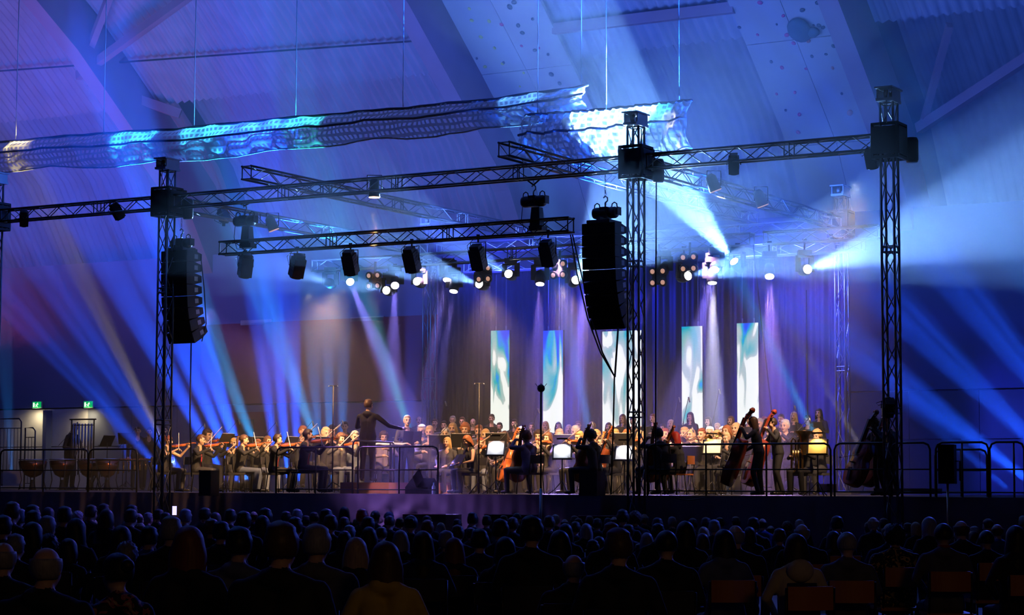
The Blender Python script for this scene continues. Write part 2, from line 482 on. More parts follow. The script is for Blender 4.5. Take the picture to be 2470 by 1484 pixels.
for k, (s, t, H) in TWR.items():
    base = 0.0 if t == 0 else DECK
    r = truss('truss_tower', S(s, t, base + 0.06), S(s, t, H - 0.02), label=TL[k], h=0.24, group='truss towers of the rig')
    L = H - base - 0.08
    e = empty('base_plate'); e.parent = r
    MB().box((0, 0, -0.03), (0.6, 0.6, 0.05)).build('foot_plate', m_dark, e)
    zt = ZT - base - 0.06
    # sleeve block that carries the horizontal trusses
    sb = MB()
    for a in (-1, 1):
        for b in (-1, 1):
            sb.bar((a * .23, b * .23, zt - .3), (a * .23, b * .23, zt + .3), .05)
    for zz in (-.3, .3):
        for a in (-1, 1):
            sb.bar((-.25, a * .23, zt + zz), (.25, a * .23, zt + zz), .05); sb.bar((a * .23, -.25, zt + zz), (a * .23, .25, zt + zz), .05)
    for a in (-1, 1):
        sb.box((0, a * .255, zt), (.42, .02, .5)); sb.box((a * .255, 0, zt), (.02, .42, .5))
    sb.build('sleeve_block', m_blk, r)
    if k in '123':
        MB().box((-.36, 0, zt + 0.02), (.2, .36, .58)).lathe([(.1, 0), (.12, .05), (.12, .4), (.1, .45)], 12, M=Matrix.Translation((-.36, -.3, zt - .35))).build('chain_motor', m_blk, r)
    # head section with pulleys
    hb = MB()
    hb.box((0, 0, L + .03), (.52, .30, .05)).box((0, .14, L + .14), (.44, .02, .18)).box((0, -.14, L + .14), (.44, .02, .18)).box((0, 0, L + .25), (.56, .34, .03))
    hb.lathe([(.09, -.02), (.06, 0), (.09, .02)], 14, M=Matrix.Translation((.12, 0, L + .14)) @ Matrix.Rotation(math.pi / 2, 4, 'X'))
    hb.lathe([(.09, -.02), (.06, 0), (.09, .02)], 14, M=Matrix.Translation((-.12, 0, L + .14)) @ Matrix.Rotation(math.pi / 2, 4, 'X'))
    hb.build('head_pulley', mat('bright_alu', (.75, .77, .8), .35, .6), r)
    MB().tube([(-.30, .02, zt + .3), (-.27, .02, L + .1)], .012, 5).build('chain', m_alu, r)
    MB().tube([(.26, -.05, zt + .3), (.24, -.05, L + .1)], .008, 5).build('chain', m_alu, r)
g = 0.28
truss('front_truss', S(-5.15 + g, 0, ZT), S(-g, 0, ZT), label='left wing of the front truss, with two small floodlights', pitch=.42)
truss('front_truss', S(g, 0, ZT), S(11.6 - g, 0, ZT), label='long middle span of the front truss above the orchestra', pitch=.42)
truss('front_truss', S(11.6 + g, 0, ZT), S(16.72 - g, 0, ZT), label='right wing of the front truss beyond the line array', pitch=.42)
truss('side_truss', S(0, g, ZT), S(0, 10.8 - g, ZT), label='side truss running back from the left front tower')
truss('side_truss', S(11.6, g, ZT), S(11.6, 10.8 - g, ZT), label='side truss running back from the tower before the wide screen')
truss('back_truss', S(g, 10.8, ZT), S(11.6 - g, 10.8, ZT), label='faint rear truss joining the two rear towers')
ZC = ZT + 0.34
for (x, y, lb) in [(612, 420, 'left crossing truss lying on top of the front truss'), (1252, 370, 'right crossing truss lying on top of the front truss')]:
    p = at_z(x, y, ZC); s, t = st_of(p)
    truss('crossing_truss', S(s, -0.9, ZC), S(s, 11.2, ZC), label=lb)
    CRS = s
# short lighting truss hung under the front truss
pa, pb = at_t(536, 594, 0.15), at_t(1378, 549, 0.15)
ZH = (pa.z + pb.z) / 2; sa, sb_ = st_of(pa)[0], st_of(pb)[0]
truss('lighting_truss', S(sa, 0.15, ZH), S(sb_, 0.15, ZH), label='short black lighting truss hung on two chain hoists', pitch=.42, m=mat('black_truss', (.06, .06, .065), .4, .5))
pa, pb = at_t(758, 637, 7.2), at_t(1815, 584, 7.2)
ZB = (pa.z + pb.z) / 2; sc_, sd_ = st_of(pa)[0], st_of(pb)[0]
truss('lighting_truss', S(sc_, 7.2, ZB), S(sd_, 7.2, ZB), label='long rear lighting truss carrying the moving heads', pitch=.5)
truss('lighting_truss', S(1.5, 10.2, ZB + .1), S(12.4, 10.2, ZB + .1), label='faint rear bar that carries the hanging screens', pitch=.6)

# ------------------------------------------------------------------ hoists
def hoist(p, zt_, label, bag=True, sz=1.0):
    r = empty('chain_hoist', p, STAGE_ROT, label, 'hoist', 'chain hoists of the rig')
    Mx = Matrix.Rotation(math.pi / 2, 4, 'Y')
    MB().lathe([(.05, -.26), (.10, -.25), (.115, -.2), (.115, .04), (.09, .06), (.09, .1), (.115, .12), (.115, .22), (.09, .26)], 14, M=Mx).build('motor_body', m_blk, r)
    MB().box((0, 0, 0), (.16, .2, .22)).box((.3, 0, .02), (.02, .16, .16)).build('gear_case', m_dark, r)
    mb = MB()
    for sx in (-.18, .2): mb.tube([(sx - .06, 0, .1), (sx - .05, 0, .17), (sx, 0, .2), (sx + .05, 0, .17), (sx + .06, 0, .1)], .012, 6)
    mb.build('handle', m_blk, r)
    h = MB(); h.tube([(0, 0, .1), (0, 0, .2)], .018, 8); h.tube([(0, 0, .2), (.05, 0, .24), (.045, 0, .3), (0, 0, .33), (-.04, 0, .3)], .014, 6); h.build('hook', m_alu, r)
    if zt_ - p[2] > .35:
        c = MB(); z = .33; i = 0
        while z < zt_ - p[2]:
            M = Matrix.Translation((0, 0, z + .03)) @ Matrix.Rotation(math.pi / 2 * (i % 2), 4, 'Z')
            c.tube([M @ Vector(q) for q in ((.015, 0, -.03), (.015, 0, .03), (-.015, 0, .03), (-.015, 0, -.03))], .006, 4, closed=True)
            z += .055; i += 1
        o = c.build('chain', m_alu, r); o['kind'] = 'stuff'
    if bag:
        MB().box((.08, 0, -.34), (.24, .2, .42), taper=.75).box((.1, 0, -.55), (.3, .22, .1)).build('chain_bag', m_blk, r)
        MB().tube([(-.25, 0, -.05), (-.28, 0, -.35), (-.2, 0, -.6), (-.02, 0, -.62)], .008, 5).build('motor_cable', m_blk, r)
    return r
hp1, hp2 = at_t(590, 533, 0.15), at_t(1287, 486, 0.15)
hoist(hp1, ZT - .15, 'chain hoist carrying the left end of the short lighting truss')
hoist(hp2, ZT - .15, 'chain hoist carrying the right end of the short lighting truss')
for hp in (hp1, hp2):
    o = MB().tube([hp + Vector((0, 0, .33)), hp + Vector((-.17 * UX, -.17 * UY, ZT - .12 - hp.z))], .018, 5).tube([hp + Vector((0, 0, .33)), hp + Vector((.17 * UX, .17 * UY, ZT - .12 - hp.z))], .018, 5).build('lifting_sling', m_blk)
    tag(o, 'black lifting sling above the %s hoist' % ('left' if hp is hp1 else 'right'), 'sling')

# ------------------------------------------------------------------ line arrays
m_spk = mat('speaker_black', (.018, .018, .02), .5)
m_grl = mat('speaker_grille', (.014, .014, .016), .9, spec=.05)
def line_array(px, py_top, py_bot, t, n, label, curve):
    p = at_t(px, py_top, t); q = at_t(px, py_bot, t); H = p.z - q.z
    r = empty('line_array', p, STAGE_ROT, label, 'speakers', 'hanging line arrays')
    fl = MB(); fl.box((0, .0, .03), (.5, .52, .06)).box((.0, .1, .09), (.08, .7, .06)); fl.build('flying_frame', m_dark, r)
    h = H / n / 1.0; a = 0; pos = Vector((0, 0, 0))
    for i in range(n):
        a += R(curve[min(i, len(curve) - 1)])
        Rm = Matrix.Rotation(a, 4, 'X')           # bottom boxes turn down to the audience (-y)
        M = Matrix.Translation(pos) @ Rm
        k = h * .975
        poly = [(-.24, -k / 2), (.05, -k / 2), (.28, -k / 2 + .05), (.28, k / 2 - .05), (.05, k / 2), (-.24, k / 2)]   # (y, z) wedge profile
        b = MB()
        vs = [M @ Vector((x, y, z - h / 2)) for x in (-.36, .36) for y, z in poly]
        b.add(vs, [(5, 4, 3, 2, 1, 0), (6, 7, 8, 9, 10, 11)] + [(j_, (j_ + 1) % 6, 6 + (j_ + 1) % 6, 6 + j_) for j_ in range(6)])
        c = b.build('speaker_cabinet', m_spk, r)
        gm = MB()
        vs = [M @ Vector((x, y, z - h / 2)) for y in (-.262, -.243) for x, z in ((-.35, -k / 2 + .01), (.35, -k / 2 + .01), (.35, k / 2 - .01), (-.35, k / 2 - .01))]
        gm.add(vs, [(3, 2, 1, 0), (4, 5, 6, 7), (0, 1, 5, 4), (1, 2, 6, 5), (2, 3, 7, 6), (3, 0, 4, 7)]); gm.build('grille', m_grl, c)
        hm = MB()
        vs = [M @ Vector((.362 + .002 * e, y, z - h / 2)) for e in (0, 1) for y, z in ((.02, -.05), (.14, -.05), (.14, .05), (.02, .05))]
        hm.add(vs, [(3, 2, 1, 0), (4, 5, 6, 7), (0, 1, 5, 4), (1, 2, 6, 5), (2, 3, 7, 6), (3, 0, 4, 7)]); hm.build('side_handle', m_alu, c)
        pos = pos + (Rm @ Vector((0, 0, -h)))
    MB().tube([(.36, .24, -.1), (.42, .3, -H * .4), (.4, .42, -H * .8), (.3, .4, -H)], .012, 5).build('speaker_cable', m_blk, r)
    return p
cv = [0, 1, 1, 2, 3, 5, 7, 8, 9]
lp = line_array(437, 607, 822, 0.35, 8, 'left hanging line array beside the tower at the violins', cv)
rp = line_array(1457, 541, 786, 0.1, 9, 'right hanging line array in front of the wide screen', cv)
hoist(at_t(437, 588, 0.35), ZT - .1, 'chain hoist on top of the left line array', bag=False)
hoist(at_t(1460, 514, 0.1), ZT - .1, 'chain hoist on top of the right line array', bag=False)

# ------------------------------------------------------------------ lanterns
def lens_mat(name, col, es): return mat(name, (.8, .8, .85), .1, emit=col, es=es, var=0)
L_W = lens_mat('lens_white', (1, .97, .9), 14); L_V = lens_mat('lens_violet', (.8, .72, 1), 10); L_A = lens_mat('lens_amber', (1, .5, .2), 7)
L_OFF = mat('lens_glass_dark', (.10, .10, .12), .1, var=0); L_T = lens_mat('lens_tungsten_dim', (1, .5, .28), .55)
m_body = mat('lantern_body', (.045, .045, .05), .45)
def head_lamp(p, aim, label, lens, zbar, sz=1.0, group='moving heads on the rear truss', light=None):
    p = Vector(p); r = empty('moving_head', p, 0, label, 'spotlight', group)
    d = (Vector(aim) - p).normalized()
    yz = Vector((d.x, d.y, 0)); yz = yz.normalized() if yz.length > .02 else Vector((1, 0, 0))
    ax = Vector((-yz.y, yz.x, 0))
    k = sz
    b = MB(); top = min(.45 * k, max(.34, zbar - p.z - .1))
    b.box((0, 0, top), (.36 * k, .30 * k, .12)).tube([(0, 0, top + .05), (0, 0, zbar - p.z)], .025, 6).box((0, 0, zbar - p.z + .02), (.1, .1, .07))
    b.build('base', m_body, r)
    y = MB()
    for sgn in (-1, 1):
        a = ax * sgn * .19 * k
        y.bar(a + Vector((0, 0, -.04)), a + Vector((0, 0, top - .06)), .05, .12, up=ax)
    y.bar(ax * -.21 * k + Vector((0, 0, top - .08)), ax * .21 * k + Vector((0, 0, top - .08)), .12, .05)
    y.build('yoke', m_body, r)
    M = axisM((0, 0, 0), d)
    h = MB(); h.lathe([(.07 * k, -.24 * k), (.12 * k, -.2 * k), (.15 * k, -.05 * k), (.15 * k, .08 * k), (.13 * k, .17 * k)], 16, M=M); hd = h.build('head', m_body, r)
    l = MB(); l.lathe([(.118 * k, .165 * k), (.115 * k, .185 * k), (.07 * k, .2 * k), (0.005, .205 * k)], 16, M=M); l.build('lens', lens, r)
    if light: spot(p + d * .26 * k, aim, light[0], light[1], light[2], name='beam_light')
    return r
def V3(x, y, t): return at_t(x, y, t)
HL = [ # px, py, aim px, aim py, aim t, lens, label
 (1779, 641, 1470, 250, 3, L_W, 'moving head by the right end of the rear truss throwing the big white beam'),
 (1726, 640, 1640, 1000, 4, L_W, 'moving head showing a white oval lens, next to the big white beam'),
 (1718, 668, 1722, 1010, 6.5, L_W, 'moving head shining straight down between the two right screens'),
 (1650, 668, 1830, 622, 6, L_W, 'moving head with the short very bright beam pointing right'),
 (1602, 650, 1440, 1000, 4, L_V, 'moving head with oval violet lens right of the truss tower'),
 (1385, 680, 1470, 590, 5, L_W, 'starry bright moving head left of the right line array'),
 (1303, 672, 1290, 1030, 6, L_V, 'small moving head pointing down right of the two-screen gap'),
 (1232, 664, 1060, 560, 3, L_W, 'round moving head with a beam to upper left above the first screen'),
 (1163, 688, 820, 560, 1, L_W, 'moving head with a wide white beam to the left'),
 (1081, 664, 1000, 1050, 5, L_V, 'moving head with round glowing lens left of the first screen'),
 (1012, 682, 760, 560, 2, L_W, 'pale moving head hanging over the rear tower'),
 (953, 682, 945, 1000, 3, L_V, 'moving head with round lens above the conductor'),
 (938, 702, 700, 650, 2, L_W, 'small far moving head with thin beam to the left'),
 (842, 674, 985, 1010, 3, L_V, 'moving head with round glowing lens left of the conductor'),
 (797, 684, 560, 600, 2, L_OFF, 'unlit grey moving head at the left end of the rear truss'),
 (1096, 690, 1050, 1000, 6, L_V, 'small moving head pointing down beside the drape edge'),
 (1856, 655, 1862, 1030, 5, L_V, 'small moving head right of the rear truss end pointing down'),
 (1941, 652, 2470, 480, 1, L_W, 'moving head far right throwing a white beam to the right'),
 (1418, 650, 1380, 1000, 4, L_V, 'moving head half hidden behind the right line array'),
]
LT = {1779: (24, (.72, .88, 1), 22000), 1726: (12, VIO, 2500), 1718: (11, (.72, .70, 1), 9000), 1650: (22, WHITE, 9000), 1602: (9, VIO, 3500), 1385: (26, WHITE, 9000), 1303: (14, (.5, .3, 1), 1600), 1232: (12, WHITE, 3500), 1163: (16, WHITE, 6500),
      1081: (7, VIO, 2800), 1012: (13, WHITE, 2200), 953: (6.5, VIO, 3600), 938: (13, WHITE, 2600), 842: (6.5, VIO, 5000), 797: (16, WHITE, 1500), 1096: (7, VIO, 2000), 1856: (14, (.55, .3, 1), 2600), 1941: (15, WHITE, 13000), 1418: (8, VIO, 6000)}
for (x, y, ax_, ay_, at__, ln, lb) in HL:
    head_lamp(V3(x, y, 7.2), V3(ax_, ay_, at__), lb, ln, ZB - .12, light=(LT[x][0], (.20, .46, 1.0) if LT[x][1] == WHITE or x == 1779 else LT[x][1], LT[x][2] * (4.0 if LT[x][1] in (WHITE, (.72, .88, 1)) else 7.0)), sz=.85)
truss('lighting_truss', S(sd_ + .3, 7.2, ZB), S(sd_ + 3.0, 7.2, ZB), label='short hazy truss extension right of the rear lighting truss', pitch=.5)
def fresnel(px, py, t, aim, label, lens=L_OFF, zbar=None, k=1.0, group='box spotlights under the short lighting truss'):
    p = at_t(px, py, t); d = (Vector(aim) - p).normalized()
    r = empty('box_spotlight', p, 0, label, 'spotlight', group)
    M = axisM((0, 0, 0), d)
    h = MB(); h.box((0, 0, 0), (.26 * k, .26 * k, .42 * k), rot=M.to_3x3()).box(d * -.24 * k, (.2 * k, .2 * k, .1 * k), rot=M.to_3x3())
    for i in range(4): h.box(d * (-.15 + .07 * i) * k, (.275 * k, .2 * k, .02), rot=M.to_3x3())
    h.build('housing', m_body, r)
    MB().lathe([(.12 * k, .20 * k), (.125 * k, .235 * k), (.11 * k, .24 * k)], 16, M=M).build('front_ring', m_dark, r)
    MB().lathe([(.105 * k, .215 * k), (.08 * k, .24 * k), (.004, .25 * k)], 16, M=M).build('lens', lens, r)
    hx = d.cross(Vector((0, 0, 1))).normalized()
    zz = (zbar or ZH - .12) - p.z
    y = MB(); y.tube([hx * .17 * k, hx * .17 * k + Vector((0, 0, zz * .75)), hx * -.17 * k + Vector((0, 0, zz * .75)), hx * -.17 * k], .012, 6)
    y.tube([(0, 0, zz * .75), (0, 0, zz)], .018, 6).box((0, 0, zz), (.07, .07, .1)); y.build('yoke', m_blk, r)
    MB().tube([d * -.25 * k, (-.18, 0, .05), (-.22, 0, zz * .6), (-.05, 0, zz)], .007, 5).build('power_cable', m_blk, r)
FR = [(592, 644, 480, 1100, 2, 'first box spotlight from the left under the short truss'), (717, 645, 560, 1050, 2, 'second box spotlight from the left under the short truss'),
      (845, 637, 1000, 1080, 4, 'third box spotlight from the left under the short truss'), (993, 630, 1180, 1080, 4, 'fourth box spotlight from the left under the short truss'),
      (1153, 624, 1330, 1080, 4, 'fifth box spotlight from the left under the short truss'), (1322, 614, 1500, 1080, 4, 'sixth box spotlight under the right end of the short truss')]
for (x, y, dx, dy, td, lb) in FR: fresnel(x, y, .15, at_t(dx, dy + 400, td), lb)
for (x, y, lb, ax_) in [(283, 512, 'small floodlight under the left wing of the front truss', (500, 900)), (58, 528, 'small floodlight near the left edge under the front truss', (60, 900)),
                  (540, 520, 'small floodlight on the left side truss', (700, 900)), (1770, 398, 'small dark floodlight under the right wing of the front truss', (1780, 900)),
                  (2103, 384, 'small floodlight beside the tower at the right end', (2200, 900)), (2143, 985, 'small black box lamp clamped low on the right tower', (2100, 1200))]:
    fresnel(x, y, .0 if x != 540 else 3.0, at_t(ax_[0], ax_[1], 2), lb, zbar=(ZT - .1) if y < 900 else at_t(x, y, 0).z + .15, k=.75, group='small floodlights on the front truss')
# profile lantern shining amber straight down
p = at_t(903, 462, 0.1); r = empty('barrel_spotlight', p, 0, 'barrel spotlight shining amber straight down from the front truss', 'spotlight')
MB().lathe([(.12, -.12), (.115, .0), (.10, .1), (.10, .22), (.05, .28)], 16).build('housing', m_body, r)
MB().lathe([(.115, -.13), (.112, -.118), (0.01, -.118)], 16).build('lens', L_A, r)
MB().tube([(-.15, 0, .05), (-.15, 0, .34), (.15, 0, .34), (.15, 0, .05)], .012, 6).build('yoke', m_blk, r)
for (x, y, lb) in [(1722, 448, 'barrel light with orange rim on the right side truss'), (1836, 485, 'barrel light further back on the right side truss'), (657, 545, 'dim barrel light on the left side truss')]:
    q = at_t(x, y, 3.0 if x < 1000 else (2.2 if x < 1800 else 4.2)); r = empty('barrel_spotlight', q, 0, lb, 'spotlight')
    d = Vector((.35, .1, -.9)).normalized(); M = axisM((0, 0, 0), d)
    MB().lathe([(.05, -.25), (.11, -.18), (.12, 0), (.13, .1)], 14, M=M).build('housing', m_body, r)
    MB().lathe([(.125, .1), (.12, .12), (.01, .12)], 14, M=M).build('lens', L_T, r)
    MB().tube([(-.14, 0, 0), (-.14, 0, .3), (.14, 0, .3), (.14, 0, 0)], .012, 6).build('yoke', m_blk, r)
def blinder(px, py, t, label):
    r = empty('blinder_light', at_t(px, py, t), STAGE_ROT, label, 'lamp', 'four-lamp audience blinders')
    MB().bar((0, .05, .18), (0, .05, max(.25, ZB - at_t(px, py, t).z)), .04).box((0, .05, 0), (.36, .04, .36)).build('frame', m_body, r)
    for a in (-1, 1):
        for b in (-1, 1):
            M = axisM((a * .13, 0, b * .13), (0, -1, -.15))
            c = MB().lathe([(.05, -.1), (.1, 0), (.1, .04), (.085, .045)], 12, M=M).build('lamp', m_body, r)
            MB().lathe([(.07, .035), (.05, .05), (.004, .055)], 10, M=M).build('bulb', L_T, c)
for (x, y, lb) in [(902, 677, 'four-lamp blinder nearest the conductor'), (1168, 660, 'four-lamp blinder above the first screen'), (1348, 650, 'four-lamp blinder left of the right line array'),
                   (1588, 668, 'faint four-lamp blinder just right of the tower'), (1662, 634, 'four-lamp blinder above the fourth screen')]:
    blinder(x, y, 7.0, lb)

# ------------------------------------------------------------------ LED screens
def screen_mat(name, seed, dark):
    m = bpy.data.materials.new(name); m.use_nodes = True; nt = m.node_tree; b = nt.nodes['Principled BSDF']
    b.inputs['Base Color'].default_value = (.02, .02, .02, 1); b.inputs['Roughness'].default_value = .4
    N = nt.nodes.new; L = nt.links.new
    tc = N('ShaderNodeTexCoord'); mp = N('ShaderNodeMapping'); mp.inputs['Location'].default_value = (seed, seed * 2.7, seed * 1.3)
    mp.inputs['Scale'].default_value = (1.5, 1, .42); mp.inputs['Rotation'].default_value = (0, .35, 0)
    nz = N('ShaderNodeTexNoise'); nz.inputs['Scale'].default_value = 1.1; nz.inputs['Detail'].default_value = 1.5; nz.inputs['Distortion'].default_value = 1.6
    sx = N('ShaderNodeSeparateXYZ'); gz = N('ShaderNodeMapRange'); gz.inputs[1].default_value = -2.0; gz.inputs[2].default_value = 2.0
    gz.inputs[3].default_value = .42 if dark else .30; gz.inputs[4].default_value = -.24 if dark else -.04
    ad = N('ShaderNodeMath'); ad.operation = 'ADD'
    cr = N('ShaderNodeValToRGB'); e = cr.color_ramp.elements
    e[0].position = .30; e[0].color = (0, .05, .8, 1); e[1].position = .585; e[1].color = (.95, 1, .93, 1)
    for ps, cl in ((.37, (0, .25, .85, 1)), (.42, (.0, .42, .46, 1)), (.48, (.20, .50, .45, 1)), (.56, (.50, .58, .54, 1))):
        q = e.new(ps); q.color = cl
    L(tc.outputs['Object'], mp.inputs[0]); L(mp.outputs[0], nz.inputs['Vector']); L(tc.outputs['Object'], sx.inputs[0]); L(sx.outputs[2], gz.inputs[0])
    L(nz.outputs[0], ad.inputs[0]); L(gz.outputs[0], ad.inputs[1]); L(ad.outputs[0], cr.inputs[0])
    # LED rows: fine lines
    wv = N('ShaderNodeTexWave'); wv.bands_direction = 'Z'; wv.inputs['Scale'].default_value = 9
    mr = N('ShaderNodeMapRange'); mr.inputs[3].default_value = .85; mr.inputs[4].default_value = 1.1
    L(tc.outputs['Object'], wv.inputs['Vector']); L(wv.outputs['Fac'], mr.inputs[0])
    ml = N('ShaderNodeMath'); ml.operation = 'MULTIPLY'; ml.inputs[1].default_value = 1.15; L(mr.outputs[0], ml.inputs[0])
    L(cr.outputs[0], b.inputs['Emission Color']); L(ml.outputs[0], b.inputs['Emission Strength'])
    return m
SCR = [(1184, 1229, 797, 1.0, True, 'leftmost narrow screen showing blue and white swirls'), (1310, 1358, 797, 3.1, True, 'second narrow screen, teal at the top and white below'),
       (1453, 1547, 798, 5.2, False, 'widest screen, white and grey shapes, behind the truss tower'), (1644, 1694, 787, 7.9, False, 'fourth narrow screen, pale grey-green and white'),
       (1777, 1829, 779, 9.4, False, 'rightmost narrow screen, teal at the top and white below')]
TS = 11.95
for (x0, x1, y0, sd, dk, lb) in SCR:
    a, b = at_t(x0, y0, TS), at_t(x1, y0, TS); wd = (b - a).length; zt = a.z; H = zt - (DECK + 1.0)
    r = empty('led_screen', ((a + b) / 2 + Vector((0, 0, -H / 2))), STAGE_ROT, lb, 'screen')
    MB().box((0, .05, 0), (wd, .08, H)).build('cabinet', m_blk, r)
    MB().box((0, .0, 0), (wd - .01, .012, H - .01)).build('display_face', screen_mat('led_image_%d' % int(sd * 10), sd, dk), r)
    for sx in (-.27, .27):
        c = MB().tube([(sx * wd, .05, H / 2), (sx * wd, .05, H / 2 + .12)], .02, 6).build('shackle', m_alu, r)
        MB().tube([(sx * wd, .05, H / 2 + .1), (sx * wd, .05, ZB + .1 - (zt - H / 2) + H * 0)], .012, 5).build('hanging_strap', mat('strap_cloth', (.25, .2, .3), .7), r)
# black drape behind the choir
def drape():
    sa_ = st_of(at_t(1058, 900, 13))[0]; sb2 = st_of(at_t(2035, 900, 13))[0]; zt = at_t(1500, 640, 13).z
    mb = MB(); n = 700; vs = []
    for i in range(n + 1):
        s = sa_ + (sb2 - sa_) * i / n
        for j, z in enumerate((DECK + .01, DECK + 2, zt)):
            vs.append(S(s, 13 + .07 * math.sin(s * 14) * (1 - .5 * (j == 2)) + .03 * math.sin(s * 37 + 1), z))
    mb.add(vs, [(i * 3 + j, i * 3 + 3 + j, i * 3 + 4 + j, i * 3 + 1 + j) for i in range(n) for j in (0, 1)], 0, True)
    o = mb.build('drape', mat('drape_wool', (.022, .018, .07), .95, scale=2)); tag(o, 'tall black pleated drape behind the choir and screens', 'curtain')
drape()

# ------------------------------------------------------------------ net hung under the roof
def net_mat():
    m = bpy.data.materials.new('net_mesh'); m.use_nodes = True; nt = m.node_tree; b = nt.nodes['Principled BSDF']; N = nt.nodes.new; L = nt.links.new
    b.inputs['Base Color'].default_value = (.42, .42, .4, 1); b.inputs['Roughness'].default_value = .7
    tr = N('ShaderNodeBsdfTranslucent'); tr.inputs[0].default_value = (.45, .45, .42, 1); mxs = N('ShaderNodeMixShader'); tp = N('ShaderNodeBsdfTransparent'); mx2 = N('ShaderNodeMixShader')
    tc = N('ShaderNodeTexCoord'); outs = []
    for d in ('X', 'Z'):
        w = N('ShaderNodeTexWave'); w.bands_direction = d; w.inputs['Scale'].default_value = 2.4
        L(tc.outputs['Object'], w.inputs['Vector'])
        g_ = N('ShaderNodeMath'); g_.operation = 'GREATER_THAN'; g_.inputs[1].default_value = .62; L(w.outputs['Fac'], g_.inputs[0]); outs.append(g_)
    mx = N('ShaderNodeMath'); mx.operation = 'MAXIMUM'; L(outs[0].outputs[0], mx.inputs[0]); L(outs[1].outputs[0], mx.inputs[1])
    mr = N('ShaderNodeMapRange'); mr.inputs[3].default_value = .22; mr.inputs[4].default_value = .8; L(mx.outputs[0], mr.inputs[0])
    mxs.inputs[0].default_value = .5; L(b.outputs[0], mxs.inputs[1]); L(tr.outputs[0], mxs.inputs[2]); L(mr.outputs[0], mx2.inputs[0]); L(tp.outputs[0], mx2.inputs[1]); L(mxs.outputs[0], mx2.inputs[2]); L(mx2.outputs[0], nt.nodes['Material Output'].inputs['Surface'])
    return m
m_net = net_mat(); m_rope = mat('net_rope', (.12, .11, .12), .8)
def net(x0, x1, ytop, ybot, t, label, seed):
    """ytop/ybot: list of (px, py)"""
    A = at_t(x0, np.interp(x0, *zip(*ytop)), t)
    root = empty('rolled_net', A, STAGE_ROT, label, 'net', 'nets hung under the roof')
    s0 = st_of(A)[0]; inv = root.matrix_basis.copy(); inv = (Matrix.Translation(A) @ Matrix.Rotation(STAGE_ROT, 4, 'Z')).inverted()
    n, m = 160, 14; vs = []; rnd = random.Random(seed); tops = []; mids = []; bots = []
    for i in range(n + 1):
        x = x0 + (x1 - x0) * i / n
        a = at_t(x, np.interp(x, *zip(*ytop)), t); b = at_t(x, np.interp(x, *zip(*ybot)), t)
        for j in range(m + 1):
            f = j / m; p = a.lerp(b, f)
            bag = .28 * math.sin(math.pi * f) + .05 * math.sin(i * .31 + j * .9 + seed) + .04 * math.sin(i * .83 - j * .5)
            p = p + Vector((-VX, -VY, 0)) * bag + Vector((0, 0, -.10 * f * abs(math.sin(i * .11 + seed))))
            vs.append(inv @ p)
            if j == 0: tops.append(vs[-1])
            if j == 6: mids.append(vs[-1] + Vector((0, -.05, 0)))
            if j == m: bots.append(vs[-1])
    mb = MB(); k = m + 1
    mb.add(vs, [(i * k + j, (i + 1) * k + j, (i + 1) * k + j + 1, i * k + j + 1) for i in range(n) for j in range(m)], 0, True)
    mb.build('netting', m_net, root)
    MB().tube(tops[::4], .035, 6).build('top_rope', m_rope, root); MB().tube(mids[::4], .03, 6).build('middle_rope', m_rope, root)
    MB().tube(bots[::4], .02, 6).build('bottom_rope', mat('net_rope_pale', (.6, .6, .55), .8), root)
    return root, inv
n1, i1 = net(-60, 1420, [(-60, 350), (0, 343), (240, 322), (420, 312), (640, 290), (960, 262), (1200, 238), (1420, 206)], [(-60, 410), (130, 400), (300, 392), (400, 386), (640, 362), (760, 345), (1000, 325), (1240, 298), (1420, 262)], 3.5, 'long sagging net roll hung across the left of the roof', 1)
n2, i2 = net(1265, 1668, [(1265, 278), (1440, 266), (1668, 242)], [(1265, 392), (1440, 378), (1668, 352)], 3.2, 'shorter hanging net behind the middle tower top', 5)
for rt, inv, t, xs in ((n1, i1, 3.5, [(38, 335), (250, 320), (468, 305), (713, 280), (972, 258), (1402, 206)]), (n2, i2, 3.2, [(1462, 264), (1638, 245), (1297, 276)])):
    for (x, y) in xs:
        a = at_t(x, y, t); MB().tube([inv @ a, inv @ (a + Vector((0, 0, 9.5)))], .012, 5).build('suspension_wire', mat('steel_wire', (.55, .58, .6), .35, .6), rt)

# ------------------------------------------------------------------ climbing walls fixed under the roof
def roof_hit(px, py, off):
    d = ray(px, py); pth = prof_pts(0, 10, off)
    tc_ = -( -OX * VX - OY * VY)
    dv = d.x * VX + d.y * VY; c0 = (0 - OX) * VX + (0 - OY) * VY
    for j in range(len(pth) - 1):
        a, b = pth[j], pth[j + 1]
        # c0 + k dv = a.x + m (b.x-a.x) ; CZ + k dz = a.y + m (b.y-a.y)
        e, f = b.x - a.x, b.y - a.y; det = dv * (-f) + e * d.z
        if abs(det) < 1e-9: continue
        k = ((a.x - c0) * (-f) + e * (a.y - CZ)) / det
        p = CO + d * k; s, t = st_of(p)
        if k > 0 and min(a.x, b.x) - 1e-6 <= t <= max(a.x, b.x) + 1e-6: return s, t, p.z, (b - a).normalized()
    return None
m_ply = mat('climbing_panel', (.58, .52, .48), .7, scale=1.2)
HC = {'y': mat('hold_yellow', (.75, .72, .12), .5), 'p': mat('hold_pink', (.85, .07, .25), .5), 'd': mat('hold_dark', (.05, .08, .12), .5), 'o': mat('hold_orange', (.7, .25, .15), .5)}
